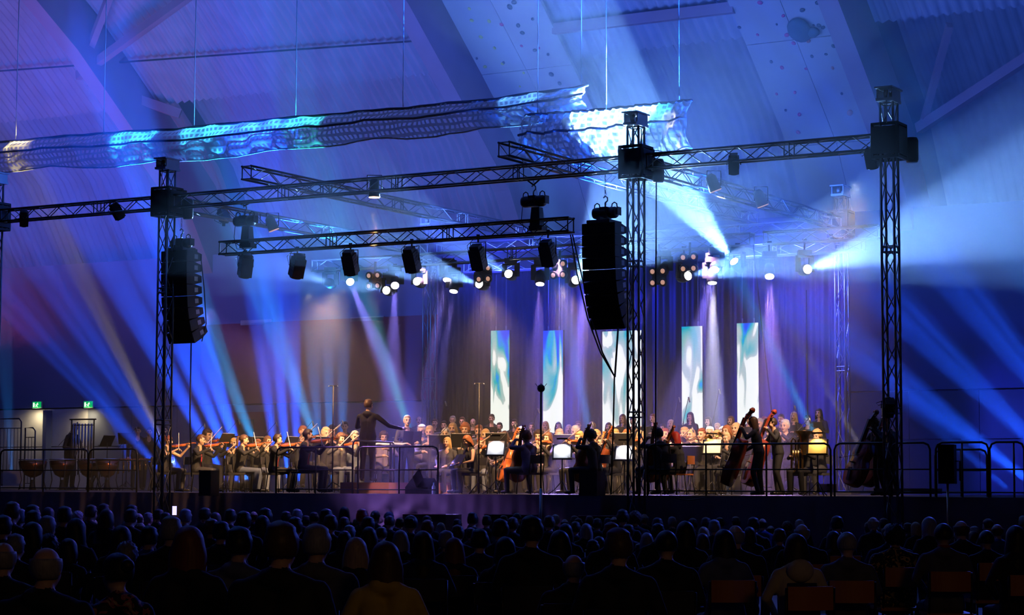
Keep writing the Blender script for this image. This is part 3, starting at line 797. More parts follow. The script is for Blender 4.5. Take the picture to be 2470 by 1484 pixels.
def climbing_wall(pl, pr, a_i, b_i, off, label, seams, holds, big=None):
    s0 = roof_hit(*pl, off)[0]; s1 = roof_hit(*pr, off)[0]
    root = empty('climbing_wall', S(s0, 14, 10), 0, label, 'climbing wall')
    inv = Matrix.Translation(-S(s0, 14, 10)); pth = prof_pts(a_i, b_i, off); pth2 = prof_pts(a_i, b_i, off + .12)
    for k in range(len(pth) - 1):
        hw = (s1 - s0) / 2
        for q in range(2):
            mb = MB(); g2 = .01; u0, u1 = s0 + q * hw + g2, s0 + (q + 1) * hw - g2
            A, B, A2, B2 = pth[k], pth[k + 1], pth2[k], pth2[k + 1]; e = (B - A) * .004
            P = [inv @ S(u, p.x, p.y) for p in (A + e, B - e, B2 - e, A2 + e) for u in (u0, u1)]
            mb.add(P, [(0, 1, 3, 2), (6, 7, 5, 4)[::1], (0, 2, 4, 6), (1, 7, 5, 3), (2, 3, 5, 4), (0, 6, 7, 1)]); mb.build('panel', m_ply, root)
    for (x, y, c, r_) in holds:
        h = roof_hit(x, y, off)
        if not h: continue
        s, t, z, dd = h
        nrm = Vector((-VX * abs(dd.y), -VY * abs(dd.y), -abs(dd.x)))
        p = inv @ (S(s, t, z) + nrm * r_ * .3)
        MB().ball((0, 0, 0), (r_, r_ * .8, r_ * .55), 8, 6).build('climbing_hold', HC[c], root, M=axisM(p, nrm) @ Matrix.Rotation(x * 1.7, 4, 'Z'))
    if big:
        x, y = big; s, t, z, dd = roof_hit(x, y, off); nrm = Vector((-VX * abs(dd.y), -VY * abs(dd.y), -abs(dd.x)))
        M = axisM(inv @ (S(s, t, z) + nrm * .12), nrm)
        mb = MB().ball((0, 0, 0), (.34, .42, .16), 14, 8, M=M.to_3x3().to_4x4()); mb.ball(M.to_3x3() @ Vector((.35, -.12, 0)), (.2, .16, .12), 10, 6, M=M.to_3x3().to_4x4())
        mb.build('climbing_volume', mat('hold_green', (.02, .13, .16), .5), root, loc=M.translation)
rnd = random.Random(11)
h1 = [(1138, 48, 'y', .07), (1132, 20, 'y', .06), (1180, 50, 'y', .07), (1160, 88, 'y', .07), (1193, 115, 'y', .06), (1210, 58, 'p', .07), (1240, 4, 'd', .09), (1250, 60, 'd', .08), (1258, 110, 'p', .05), (1170, 160, 'y', .07), (1212, 153, 'y', .06), (1263, 175, 'y', .05), (1230, 15, 'd', .1), (1285, 45, 'd', .06), (1300, 115, 'p', .05), (1260, 78, 'd', .08), (1290, 120, 'd', .07), (1322, 130, 'd', .06), (1210, 340, 'y', .07), (1225, 455, 'y', .06), (1215, 150, 'd', .05), (1150, 140, 'd', .05), (1330, 178, 'd', .09), (1254, 208, 'y', .04), (1350, 200, 'd', .08)]
h2 = [(1833, 5, 'p', .08), (1889, 37, 'p', .06), (1827, 83, 'p', .05), (1898, 83, 'p', .08), (1914, 103, 'p', .07), (1950, 98, 'o', .07), (1972, 5, 'd', .08), (1935, 23, 'd', .08), (1975, 60, 'd', .07), (1783, 65, 'd', .06), (1860, 148, 'd', .06), (1886, 162, 'p', .07), (1958, 135, 'd', .06), (1992, 130, 'd', .05), (2008, 163, 'o', .06), (2010, 110, 'd', .07), (1917, 222, 'p', .06), (1873, 226, 'p', .05), (1928, 275, 'p', .07), (1944, 165, 'p', .05), (2048, 190, 'o', .06), (2050, 270, 'o', .11), (1873, 58, 'd', .04), (1925, 318, 'p', .07), (1962, 60, 'd', .04), (1985, 65, 'd', .07), (1895, 265, 'd', .05), (2030, 225, 'd', .05)]
climbing_wall((1118, 100), (1352, 100), 2, 7, 1.15, 'broad pale climbing wall with yellow and pink holds right of the middle rib', 0, h1)
climbing_wall((1795, 100), (2050, 100), 1, 7, 1.15, 'broad pale climbing wall with pink holds and one large dark hold', 0, h2, (1930, 66))
# sloping braces and pipes under the roof
def strut(a, b, off, w_, h_, label, name='roof_brace', m=None):
    A = roof_hit(*a, off[0]); B = roof_hit(*b, off[1])
    o = MB().bar(S(A[0], A[1], A[2]), S(B[0], B[1], B[2]), w_, h_).build(name, m or m_rib); tag(o, label, 'brace' if name == 'roof_brace' else 'pipe')
strut((190, 182), (455, -10), (.5, .5), .22, .26, 'reddish roof brace rising right from the leftmost rib')
strut((190, 185), (265, -10), (.6, .9), .2, .25, 'dark roof brace rising steeply from the leftmost rib')
strut((215, 198), (435, 275), (1.0, 1.2), .2, .3, 'short reddish roof brace running down right from the leftmost rib')
strut((2215, 310), (2500, 125), (.8, .6), .22, .28, 'long roof brace rising right beyond the right tower')
strut((2225, 300), (2290, 60), (.9, 1.2), .16, .2, 'thin steep roof brace above the right tower')
strut((1335, 70), (1770, 18), (1.2, 1.2), .2, .3, 'red horizontal roof brace between the two climbing walls')
strut((-10, 172), (1010, 98), (1.2, 1.2), .05, .05, 'thin pipe running along under the corrugated roof', 'conduit_pipe', m_dark)

# ------------------------------------------------------------------ people
SKIN = [mat('skin_%d' % i, c, .55, var=.08) for i, c in enumerate([(.72, .46, .34), (.62, .38, .27), (.8, .55, .43), (.5, .3, .22)])]
M_EYE = mat('eye_dark', (.03, .02, .02), .2, var=0); M_LIP = mat('lip_red', (.42, .12, .11), .5, var=0)
M_SHOE = mat('shoe_black', (.015, .013, .012), .35)
CL = {k: mat('cloth_' + k, c, .8, var=.25, scale=14) for k, c in {
    'black': (.018, .018, .022), 'charcoal': (.05, .05, .06), 'grey': (.13, .13, .15), 'navy': (.02, .03, .09), 'jeans': (.07, .09, .15), 'blue': (.03, .09, .32),
    'cream': (.72, .62, .42), 'yellow': (.72, .52, .10), 'white': (.8, .8, .8), 'red': (.4, .02, .04), 'brown': (.10, .06, .04), 'greyblue': (.14, .17, .26), 'green': (.12, .17, .03), 'lilac': (.25, .2, .34)}.items()}
def hair_mat(name, c):
    if name in MATS: return MATS[name]
    m = mat(name, c, .5, var=.0); nt = m.node_tree; b = nt.nodes['Principled BSDF']; N = nt.nodes.new; L = nt.links.new
    tc = N('ShaderNodeTexCoord'); mp = N('ShaderNodeMapping'); mp.inputs['Scale'].default_value = (70, 70, 7)
    nz = N('ShaderNodeTexNoise'); nz.inputs['Scale'].default_value = 1.6; mx = N('ShaderNodeMix'); mx.data_type = 'RGBA'
    mx.inputs[6].default_value = tuple(v * .45 for v in c) + (1,); mx.inputs[7].default_value = tuple(min(1, v * 1.5) for v in c) + (1,)
    L(tc.outputs['Object'], mp.inputs[0]); L(mp.outputs[0], nz.inputs['Vector']); L(nz.outputs[0], mx.inputs[0]); L(mx.outputs[2], b.inputs['Base Color'])
    return m
HAIR = {k: hair_mat('hair_' + k, c) for k, c in {'black': (.012, .010, .012), 'dark': (.04, .022, .015), 'brown': (.11, .055, .03), 'auburn': (.22, .055, .025), 'red': (.5, .03, .01),
        'blond': (.55, .36, .15), 'fair': (.62, .45, .26), 'grey': (.36, .35, .36), 'white': (.66, .64, .62), 'ginger': (.34, .12, .04)}.items()}

def cap(a, b, ra, rb, n=12):
    """closed tapered capsule as verts, faces"""
    a, b = Vector(a), Vector(b); d = b - a; L = d.length
    z = d.normalized() if L > 1e-6 else Vector((0, 0, 1)); x = z.orthogonal().normalized(); y = z.cross(x)
    prof = [(-math.pi / 2 + .35, 0), (-math.pi / 4, 0), (0, 0), (0, 1), (math.pi / 4, 1), (math.pi / 2 - .35, 1)]
    vs = [a - z * ra]
    for th, e in prof:
        r = rb if e else ra; c = b if e else a
        for k in range(n):
            an = 2 * math.pi * k / n
            vs.append(c + z * r * math.sin(th) + (x * math.cos(an) + y * math.sin(an)) * r * math.cos(th))
    vs.append(b + z * rb); fs = []
    for k in range(n): fs.append((0, 1 + (k + 1) % n, 1 + k))
    m = len(prof)
    for i in range(m - 1):
        for k in range(n):
            k2 = (k + 1) % n; fs.append((1 + i * n + k, 1 + i * n + k2, 1 + (i + 1) * n + k2, 1 + (i + 1) * n + k))
    for k in range(n): fs.append((1 + m * n, 1 + (m - 1) * n + k, 1 + (m - 1) * n + (k + 1) % n))
    return vs, fs
SKINM, TOP, LEG, SHOE, EYE, LIP, ACC = range(7)
class Body:
    def __init__(s): s.mb = MB(); s.lab = []      # labelled segments: (a, b, ra, rb, label)
    def seg(s, a, b, ra, rb, lab):
        v, f = cap(a, b, ra, rb); s.mb.add(v, f); s.lab.append((Vector(a), Vector(b), ra, rb, lab))
    def ell(s, c, r, lab, M=None):
        s.mb.ball(c, r, 16, 10, M=M); s.lab.append((Vector(c), Vector(c) + Vector((0, 0, 1e-4)), sum(r) / 3, sum(r) / 3, lab))
    def remesh(s, name, voxel, mats, smooth=3, extra=None, sleeve=None, neckline=None, relabel=None):
        me = bpy.data.meshes.new('tmp'); me.from_pydata(s.mb.v, [], s.mb.f); o = bpy.data.objects.new('tmp', me); C.objects.link(o)
        md = o.modifiers.new('r', 'REMESH'); md.mode = 'VOXEL'; md.voxel_size = voxel
        sm = o.modifiers.new('s', 'SMOOTH'); sm.factor = .5; sm.iterations = smooth
        dg = bpy.context.evaluated_depsgraph_get(); ev = o.evaluated_get(dg); m2 = bpy.data.meshes.new_from_object(ev)
        bpy.data.objects.remove(o); bpy.data.meshes.remove(me)
        nv = len(m2.vertices); co = np.empty(nv * 3); m2.vertices.foreach_get('co', co); co = co.reshape(-1, 3)
        best = np.full(nv, 1e9); lab = np.zeros(nv, int)
        for a, b, ra, rb, lb in s.lab:
            a_, b_ = np.array(a), np.array(b); d = b_ - a_; L2 = max(d @ d, 1e-9)
            t = np.clip(((co - a_) @ d) / L2, 0, 1); q = a_ + t[:, None] * d
            ds = np.linalg.norm(co - q, axis=1) - (ra + (rb - ra) * t); up = ds < best
            best[up] = ds[up]; lab[up] = lb
        if relabel: lab = relabel(co, lab)
        vs = [tuple(c) for c in co]; fs = [tuple(p.vertices) for p in m2.polygons]
        fl = [int(np.bincount(lab[list(f)]).argmax()) for f in fs]
        bpy.data.meshes.remove(m2)
        mb = MB(); mb.v = vs; mb.f = fs; mb.m = fl; mb.smooth = [True] * len(fs)
        if extra:
            for v, f, mi in extra: mb.add(v, f, mi, True)
        return mb.data(name, mats)
def hand(B, w, d, ext, palm_n=Vector((0, 0, -1)), k=1.0, curl=.5, lab=SKINM):
    """palm goes into the remeshed surface, fingers are short chains rooted in it"""
    w = Vector(w); d = Vector(d).normalized(); n = (palm_n - d * palm_n.dot(d)).normalized(); sx = d.cross(n)
    B.seg(w, w + d * .05 * k, .030 * k, .036 * k, lab); c = w + d * .06 * k
    for sgn in (-.02, .02): B.seg(w + d * .02, c + sx * sgn * k, .022 * k, .02 * k, lab)
    for i, (o, L) in enumerate(((-.03, .065), (-.01, .078), (.011, .073), (.03, .055))):
        a = c + sx * o * k + d * .01; b = a + (d + n * curl * .5).normalized() * L * .5 * k; e = b + (d * (1 - curl) + n * curl).normalized() * L * .5 * k
        mb = MB().tube([a, b, e], [.0095 * k, .009 * k, .007 * k], 5); ext.append((mb.v, mb.f, lab))
    a = w + d * .02 * k - sx * .03 * k; b = a + (d * .6 - sx * .7 + n * .2).normalized() * .04 * k; e = b + (d + n * curl).normalized() * .03 * k
    mb = MB().tube([a, b, e], [.012 * k, .011 * k, .008 * k], 5); ext.append((mb.v, mb.f, lab))

def pose_mesh(name, P, voxel=.0125, detail=True, female=False):
    """P: joints in a frame facing -Y; returns mesh + head matrix"""
    B = Body(); ext = []
    V = Vector
    hip = V(P['hip']); lean = P.get('lean', 0.0); side = P.get('side', 0.0); tl = .50
    sp = V((math.sin(side), -math.sin(lean), math.cos(lean) * math.cos(side))).normalized()
    ch = hip + sp * .33; sh = hip + sp * tl; neck = sh + sp * (.03 if not detail else .055) + V((0, -.015, 0))
    W = P.get('w', .185 if not female else .165)
    tw = P.get('twist', 0.0); ax = V((math.cos(tw), math.sin(tw), 0)); fw = V((math.sin(tw), -math.cos(tw), 0))
    g = P.get('girth', 1.0)
    # trunk
    for sg in (-1, 1):
        B.seg(hip + ax * sg * .085 + V((0, 0, .0)), hip + sp * .18 + ax * sg * .065, .115 * g, .098 * g, TOP)
        B.seg(hip + sp * .18 + ax * sg * .06, ch + ax * sg * .075 + fw * .01, .098 * g, .108 * g, TOP)
        B.seg(ch + ax * sg * .075, sh + ax * sg * (W - .07) + V((0, 0, -.045)), .108 * g, .068, TOP)
        B.seg(sh + ax * sg * (W - .06) + V((0, 0, -.03)), sh + V((0, 0, .015)) + ax * sg * .035, .058, .052, TOP)
        if female: B.seg(ch + ax * sg * .075 + fw * .075 + V((0, 0, .03)), ch + ax * sg * .06 + fw * .06 + V((0, 0, .08)), .06, .05, TOP)
    B.seg(sh - ax * .05 + fw * -.03 + V((0, 0, .01)), sh + ax * .05 + fw * -.03 + V((0, 0, .02)), .058, .058, TOP)
    B.seg(neck - sp * .08, neck + sp * .06, .060 if not female else .05, .052 if not female else .045, SKINM)
    # head
    yaw, pit = P.get('hyaw', 0.0), P.get('hpit', 0.0)
    hc = neck + sp * .03 + V((0, -.025 - .05 * math.sin(pit), .108))
    HM = Matrix.Translation(hc) @ Matrix.Rotation(yaw, 4, 'Z') @ Matrix.Rotation(pit, 4, 'X') @ Matrix.Rotation(P.get('hroll', 0), 4, 'Y')
    def hp(x, y, z): return HM @ V((x, y, z))
    R3 = HM.to_3x3().to_4x4()
    B.ell(hp(0, .012, .025), (.075, .095, .092), SKINM, R3)
    B.ell(hp(0, -.02, -.035), (.062, .066, .078), SKINM, R3)
    B.seg(hp(0, -.055, -.085), hp(0, -.062, -.088), .026, .024, SKINM)
    B.seg(hp(0, -.088, .012), hp(0, -.105, -.028), .010, .016, SKINM)
    B.seg(hp(-.03, -.077, .028), hp(.03, -.077, .028), .014, .014, SKINM)
    for sg in (-1, 1):
        B.seg(hp(sg * .038, -.062, -.025), hp(sg * .045, -.05, -.04), .024, .022, SKINM)
        B.seg(hp(sg * .078, .01, .015), hp(sg * .076, .012, -.025), .014, .011, SKINM)
        if detail:
            m_ = MB().ball(hp(sg * .031, -.083, .006), .0115, 8, 6); ext.append((m_.v, m_.f, EYE))
            m_ = MB().tube([hp(sg * .014, -.094, .027), hp(sg * .032, -.097, .032), hp(sg * .05, -.085, .026)], .0045, 4); ext.append((m_.v, m_.f, EYE))
    if detail:
        mo = P.get('mouth', 0)
        m_ = MB().ball(hp(0, -.086, -.056), (.024 if not mo else .02, .010, .007 + .014 * mo), 10, 6, M=R3); ext.append((m_.v, m_.f, LIP if not mo else EYE))
    # arms
    slv = P.get('sleeve', 2)      # 0 bare arms, 1 short, 2 long
    for k, sg in (('L', 1), ('R', -1)):
        s0 = sh + ax * sg * W + V((0, 0, -.045)); el, wr = V(P['el' + k]), V(P['wr' + k])
        r = .92 if female else 1.0
        if slv == 0: B.seg(s0, el, .052 * r, .038 * r, SKINM)
        elif slv == 1:
            md = s0.lerp(el, .45); B.seg(s0, md, .060 * r, .058 * r, TOP); B.seg(md, el, .046 * r, .040 * r, SKINM)
        else: B.seg(s0, el, .060 * r, .048 * r, TOP)
        B.seg(el, wr, (.047 if slv == 2 else .037) * r, (.034 if slv == 2 else .025) * r, TOP if slv == 2 else SKINM)
        hd = P.get('hd' + k); d = V(hd) if hd else (wr - el)
        hand(B, wr, d, ext, V(P.get('pn' + k, (0, 0, -1))), .95 if female else 1.05, P.get('curl', .5)) if P.get('hands', True) else B.seg(wr, wr + d.normalized() * .09, .03, .035, SKINM)
    # legs
    for k, sg in (('L', 1), ('R', -1)):
        h0 = hip + ax * sg * .09 + V((0, 0, -.02)); kn, an = V(P['kn' + k]), V(P['an' + k])
        B.seg(h0, kn, .097 * g, .068, LEG); B.seg(kn, an, .066, .052, LEG)
        ft = V(P.get('ft', (0, -1, 0))); ft = (ft + ax * sg * .2).normalized()
        B.seg(an + V((0, 0, -.035)) - ft * .03, an + V((0, 0, -.045)) + ft * .15, .038, .034, SHOE)
    if P.get('skirt'):
        for sg in (-1, 1):
            B.seg(hip + ax * sg * .08, V(P['knL']).lerp(V(P['knR']), .5 + .22 * sg) + V((0, 0, 0)), .12, .10, LEG); B.seg(V(P['knL']).lerp(V(P['knR']), .5 + .2 * sg), V(P['anL']).lerp(V(P['anR']), .5 + .3 * sg), .10, .10, LEG)
    def relabel(co, lab):
        lab = lab.copy(); lab[(lab == SKINM) & (co[:, 2] < sh.z + .035) & (co[:, 1] > neck.y - .01) & (np.abs(co[:, 0] - neck.x) < .12)] = TOP
        if P.get('tie'):
            # shirt front triangle with tie colour
            c = np.array(ch); rel = co - np.array(hip)
            up_ = rel @ np.array(sp); lat = (co - np.array(hip)) @ np.array(ax); fr = (co - np.array(hip)) @ np.array(fw)
            m_ = (lab == TOP) & (fr - up_ * 0 > .04) & (np.abs(lat) < .017 + .012 * (up_ < .3)) & (up_ > .08)
            lab = lab.copy(); lab[m_] = ACC
        return lab
    me = B.remesh(name, voxel, [SKIN[0], CL['black'], CL['black'], M_SHOE, M_EYE, M_LIP, CL['red']], extra=ext, relabel=relabel)
    me['top'] = float((HM @ V((0, .012, .12))).z)
    return me, HM, HM @ V((0, .012, .115))

# hair: a closed shell around the skull, pulled under the skin where there is none
def hair_mesh(style, seed=0, nu=30, nv=20):
    rnd = random.Random(seed); vs = []; ph = [rnd.uniform(0, 6) for _ in range(8)]
    for i in range(nv + 1):
        th = math.pi * i / nv
        for k in range(nu):
            a = 2 * math.pi * k / nu      # a = 0 -> +x ear, a = pi/2 -> back (+y)
            dx, dy, dz = math.sin(th) * math.cos(a), math.sin(th) * math.sin(a), math.cos(th)
            bx, by, bz = .078 * dx, .012 + .098 * dy, .025 + .095 * dz
            front = -dy
            grv = .5 * math.sin(a * 17 + ph[0] + dz * 2) + .5 * math.sin(a * 29 + ph[1] - dz * 3)
            th_ = .014 + .003 * grv
            def hl(f):         # how low the hair reaches for a direction
                return f
            line = {'short': (.50 if front > .45 else (.05 if front > 0 else -.62)), 'bald': (9 if dz > .45 else (.0 if front < .3 else 9)), 'crop': (.45 if front > .4 else (.1 if front > 0 else -.5)),
                    'bob': (.42 if front > .62 else -1), 'long': (.45 if front > .6 else -1), 'bun': (.45 if front > .45 else (.0 if front > .05 else -.55)), 'pony': (.45 if front > .45 else (.0 if front > .05 else -.55)),
                    'curly': (.40 if front > .5 else (-.35 if front > 0 else -.8)), 'cap': (.25 if front > .4 else .0)}[style]
            inside = dz < line if style != 'bald' else not (-.75 < dz < .42 and front < .35)
            if style == 'crop': th_ = .012 + .001 * grv
            if style == 'curly': th_ = .030 + .012 * math.sin(a * 7 + ph[2]) * math.sin(th * 9 + ph[3]) + .006 * math.sin(a * 13 + th * 15)
            if style == 'bald': th_ = .009
            if style == 'cap': th_ = .016
            if style == 'short': th_ = .016 + .004 * grv + (.012 if dz > .6 else 0)
            if inside:
                p = Vector((bx * .8, (by - .012) * .8 + .012, bz * .9))
            else:
                n = Vector((dx, dy, dz)); p = Vector((bx, by, bz)) + n * th_
                if style in ('bob', 'long'):
                    if dz < .15:
                        f = (.15 - dz) / 1.15; drop = (.13 if style == 'bob' else .34) * f
                        rr = 1 + (.30 if style == 'bob' else .25) * math.sin(math.pi * min(1, f * 1.15))
                        cx = max(.55, (.078 * rr)) if False else .078 + .022 * min(1, f * 3)
                        l = math.hypot(dx, dy) + 1e-6
                        fl = .6 if f > .9 else 1
                        p = Vector((dx / l * (cx + th_) * fl, .02 + dy / l * (.088 + th_) * fl, bz - drop * .9))
                        p.y = max(p.y, -.06 + .11 * min(1, f * 1.5)) if front > .1 else p.y

            vs.append(p)
    fs = []
    for i in range(nv):
        for k in range(nu):
            k2 = (k + 1) % nu; fs.append((i * nu + k, (i + 1) * nu + k, (i + 1) * nu + k2, i * nu + k2))
    mb = MB().add(vs, fs, 0, True)
    if style == 'bun': mb.ball((0, .125, .06), (.042, .04, .04), 12, 8)
    if style == 'pony': mb.tube([(0, .105, .06), (0, .15, .05), (0, .16, -.03), (0, .14, -.14), (0, .13, -.2)], [.02, .028, .032, .024, .006], 10)
    return mb.data('hair', HAIR['dark'])
HM_ = {}
def get_hair(style, v=0):
    if (style, v) not in HM_: HM_[(style, v)] = hair_mesh(style, v)
    return HM_[(style, v)]
def setm(o, i, m):
    o.material_slots[i].link = 'OBJECT'; o.material_slots[i].material = m
def seatP(**k):
    d = dict(hip=(0, .05, .54), lean=-.05, knL=(.13, -.40, .51), knR=(-.13, -.40, .51), anL=(.14, -.36, .10), anR=(-.14, -.36, .10), elL=(.27, .02, .80), elR=(-.27, .02, .80), wrL=(.12, -.22, .66), wrR=(-.12, -.22, .66), hdL=(-.3, -1, -.1), hdR=(.3, -1, -.1), curl=.3)
    d.update(k); return d
def standP(**k):
    d = dict(hip=(0, 0, .97), lean=.0, knL=(.11, -.02, .52), knR=(-.11, -.02, .52), anL=(.12, .03, .10), anR=(-.12, .03, .10), elL=(.26, .03, 1.18), elR=(-.26, .03, 1.18), wrL=(.25, -.06, .94), wrR=(-.25, -.06, .94), curl=.5)
    d.update(k); return d
POSES = {
 'violin': seatP(lean=.08, hyaw=.25, hpit=.15, hroll=.12, elL=(.30, -.22, .86), wrL=(.27, -.44, 1.07), hdL=(-.1, -.4, .6), pnL=(-1, 0, 0), elR=(-.36, -.16, .90), wrR=(-.22, -.38, 1.02), hdR=(.6, -.8, -.2), curl=.7, w=.17),
 'violin_tie': seatP(lean=.08, hyaw=.25, hpit=.15, hroll=.12, elL=(.30, -.22, .86), wrL=(.27, -.44, 1.07), hdL=(-.1, -.4, .6), pnL=(-1, 0, 0), elR=(-.36, -.16, .90), wrR=(-.22, -.38, 1.02), hdR=(.6, -.8, -.2), curl=.7, tie=True),
 'violin_bare': seatP(lean=.08, hyaw=.25, hpit=.15, hroll=.12, elL=(.30, -.22, .86), wrL=(.27, -.44, 1.07), hdL=(-.1, -.4, .6), pnL=(-1, 0, 0), elR=(-.36, -.16, .90), wrR=(-.22, -.38, 1.02), hdR=(.6, -.8, -.2), curl=.7, w=.16, sleeve=0),
 'wind': seatP(lean=.04, hpit=.12, elL=(.28, -.12, .84), wrL=(.06, -.30, .98), hdL=(-.8, -.3, .1), elR=(-.28, -.14, .80), wrR=(-.07, -.36, .82), hdR=(.8, -.3, .1), curl=.6),
 'cello': seatP(lean=.12, hpit=.2, hyaw=.1, knL=(.30, -.36, .52), knR=(-.30, -.36, .52), anL=(.33, -.30, .10), anR=(-.33, -.30, .10), elL=(.34, -.16, 1.0), wrL=(.18, -.22, 1.16), hdL=(-.8, -.2, .3), elR=(-.34, -.20, .82), wrR=(-.30, -.42, .72), hdR=(.5, -.6, -.1), curl=.7),
 'trombone': seatP(hpit=-.02, elL=(.26, -.16, .90), wrL=(.07, -.24, 1.08), hdL=(-.7, -.5, .2), elR=(-.22, -.30, .92), wrR=(-.05, -.58, .98), hdR=(.4, -.9, 0), curl=.7),
 'tuba': seatP(elL=(.30, -.10, .80), wrL=(.12, -.30, .92), hdL=(-.6, -.6, .1), elR=(-.30, -.10, .80), wrR=(-.12, -.30, .84), hdR=(.6, -.6, .1), hpit=.05, curl=.6),
 'choir': standP(elL=(.26, -.08, 1.18), wrL=(.12, -.30, 1.24), hdL=(-.4, -.8, .2), elR=(-.26, -.08, 1.18), wrR=(-.12, -.30, 1.24), hdR=(.4, -.8, .2), hpit=.02, mouth=.5),
 'stand': standP(hyaw=-.1),
 'bass': standP(lean=.16, hpit=.15, elL=(.34, -.20, 1.30), wrL=(.22, -.34, 1.52), hdL=(-.6, -.3, .5), elR=(-.34, -.22, 1.12), wrR=(-.26, -.46, .98), hdR=(.5, -.6, -.2), knL=(.16, -.10, .53), anL=(.2, .02, .10), curl=.7),
 'conductor': standP(w=.2, lean=.02, elR=(-.46, -.10, 1.22), wrR=(-.70, -.26, 1.16), hdR=(-.9, -.3, .1), elL=(.32, -.16, 1.20), wrL=(.16, -.40, 1.28), hdL=(-.3, -.8, .3), hyaw=-.35, curl=.25),
 'tenor': standP(w=.2, lean=.0, elL=(.30, -.10, 1.18), wrL=(.14, -.34, 1.16), hdL=(-.5, -.7, .1), elR=(-.30, -.08, 1.18), wrR=(-.16, -.34, 1.12), hdR=(.5, -.7, .1), mouth=1, hpit=-.12, hyaw=-.2),
 'reader': seatP(lean=.18, hpit=.45, elL=(.27, -.12, .76), wrL=(.16, -.36, .70), hdL=(-.5, -.8, .0), elR=(-.27, -.12, .76), wrR=(-.14, -.36, .70), hdR=(.5, -.8, 0), sleeve=0, w=.16),
 'rest': seatP(),
 'percussion': standP(lean=.12, hpit=.3, elL=(.32, -.06, 1.14), wrL=(.18, -.34, 1.06), hdL=(-.2, -1, -.1), elR=(-.32, -.06, 1.14), wrR=(-.18, -.34, 1.06), hdR=(.2, -1, -.1), curl=.8),
 'listen': seatP(lean=-.02, hands=False, w=.19), 'listen_f': seatP(lean=.02, hands=False, w=.17), 'listen_b': seatP(lean=-.04, hands=False, w=.215, girth=1.18),
}
FEM = {'violin_f': 'violin', 'wind_f': 'wind', 'cello_f': 'cello', 'choir_f': 'choir', 'listen_f2': 'listen_f'}
PM = {}
def get_pose(k):
    if k not in PM:
        f = k in FEM or k in ('reader', 'violin_bare', 'listen_f'); src = POSES[FEM.get(k, k)]
        lst = k.startswith('listen')
        P = dict(src)
        if f and 'w' not in P: P['w'] = .165
        PM[k] = pose_mesh('body_' + k, P, .016 if lst else .0125, detail=not lst, female=f)
    return PM[k]
def person(root_loc, heading, pose, scale, hair, hcol, top, leg, label, group=None, skin=0, hv=0, acc=None, hs=1.0):
    me, HMx, topv = get_pose(pose)
    M = Matrix.Translation(root_loc) @ Matrix.Rotation(heading, 4, 'Z') @ Matrix.Scale(scale, 4)
    o = link('person', me, M=M)
    o['label'] = trim16(label); o['category'] = 'person'
    if group: o['group'] = group
    setm(o, SKINM, SKIN[skin]); setm(o, TOP, CL[top]); setm(o, LEG, CL[leg])
    if acc: setm(o, ACC, CL[acc])
    if hair:
        h = link('hair' if hair != 'cap' else 'cap', get_hair(hair, hv), o, M=HMx @ Matrix.Scale(hs, 4)); setm(h, 0, HAIR[hcol] if hcol in HAIR else CL[hcol])
    return o, M, HMx

# ------------------------------------------------------------------ instruments (top-level things held by the players)
m_viol = mat('violin_varnish', (.50, .13, .03), .25, scale=20); m_bassw = mat('bass_varnish', (.30, .045, .02), .25, scale=8); m_ebony = mat('ebony', (.015, .012, .012), .35)
m_brass = mat('brass', (.85, .55, .18), .22, .95, var=.05); m_silver = mat('silver_tube', (.8, .8, .82), .2, .95, var=.02); m_hairbow = mat('bow_hair', (.9, .85, .78), .6); m_bowwood = mat('bow_wood', (.32, .14, .07), .4)
m_paper = mat('sheet_paper', (.92, .92, .9), .7, var=.02); m_folder = mat('folder_black', (.02, .02, .022), .5)
def outline(L, n=40):
    pts = []
    for i in range(n):
        a = 2 * math.pi * i / n; y = -math.cos(a)          # -1 bottom, 1 top
        w = .295 - .035 * y - .085 * math.exp(-((y - .12) / .22) ** 2)
        x = math.copysign(abs(math.sin(a)) ** .62, math.sin(a)) * w
        pts.append((x * L, y * L / 2))
    return pts
_IC = {}
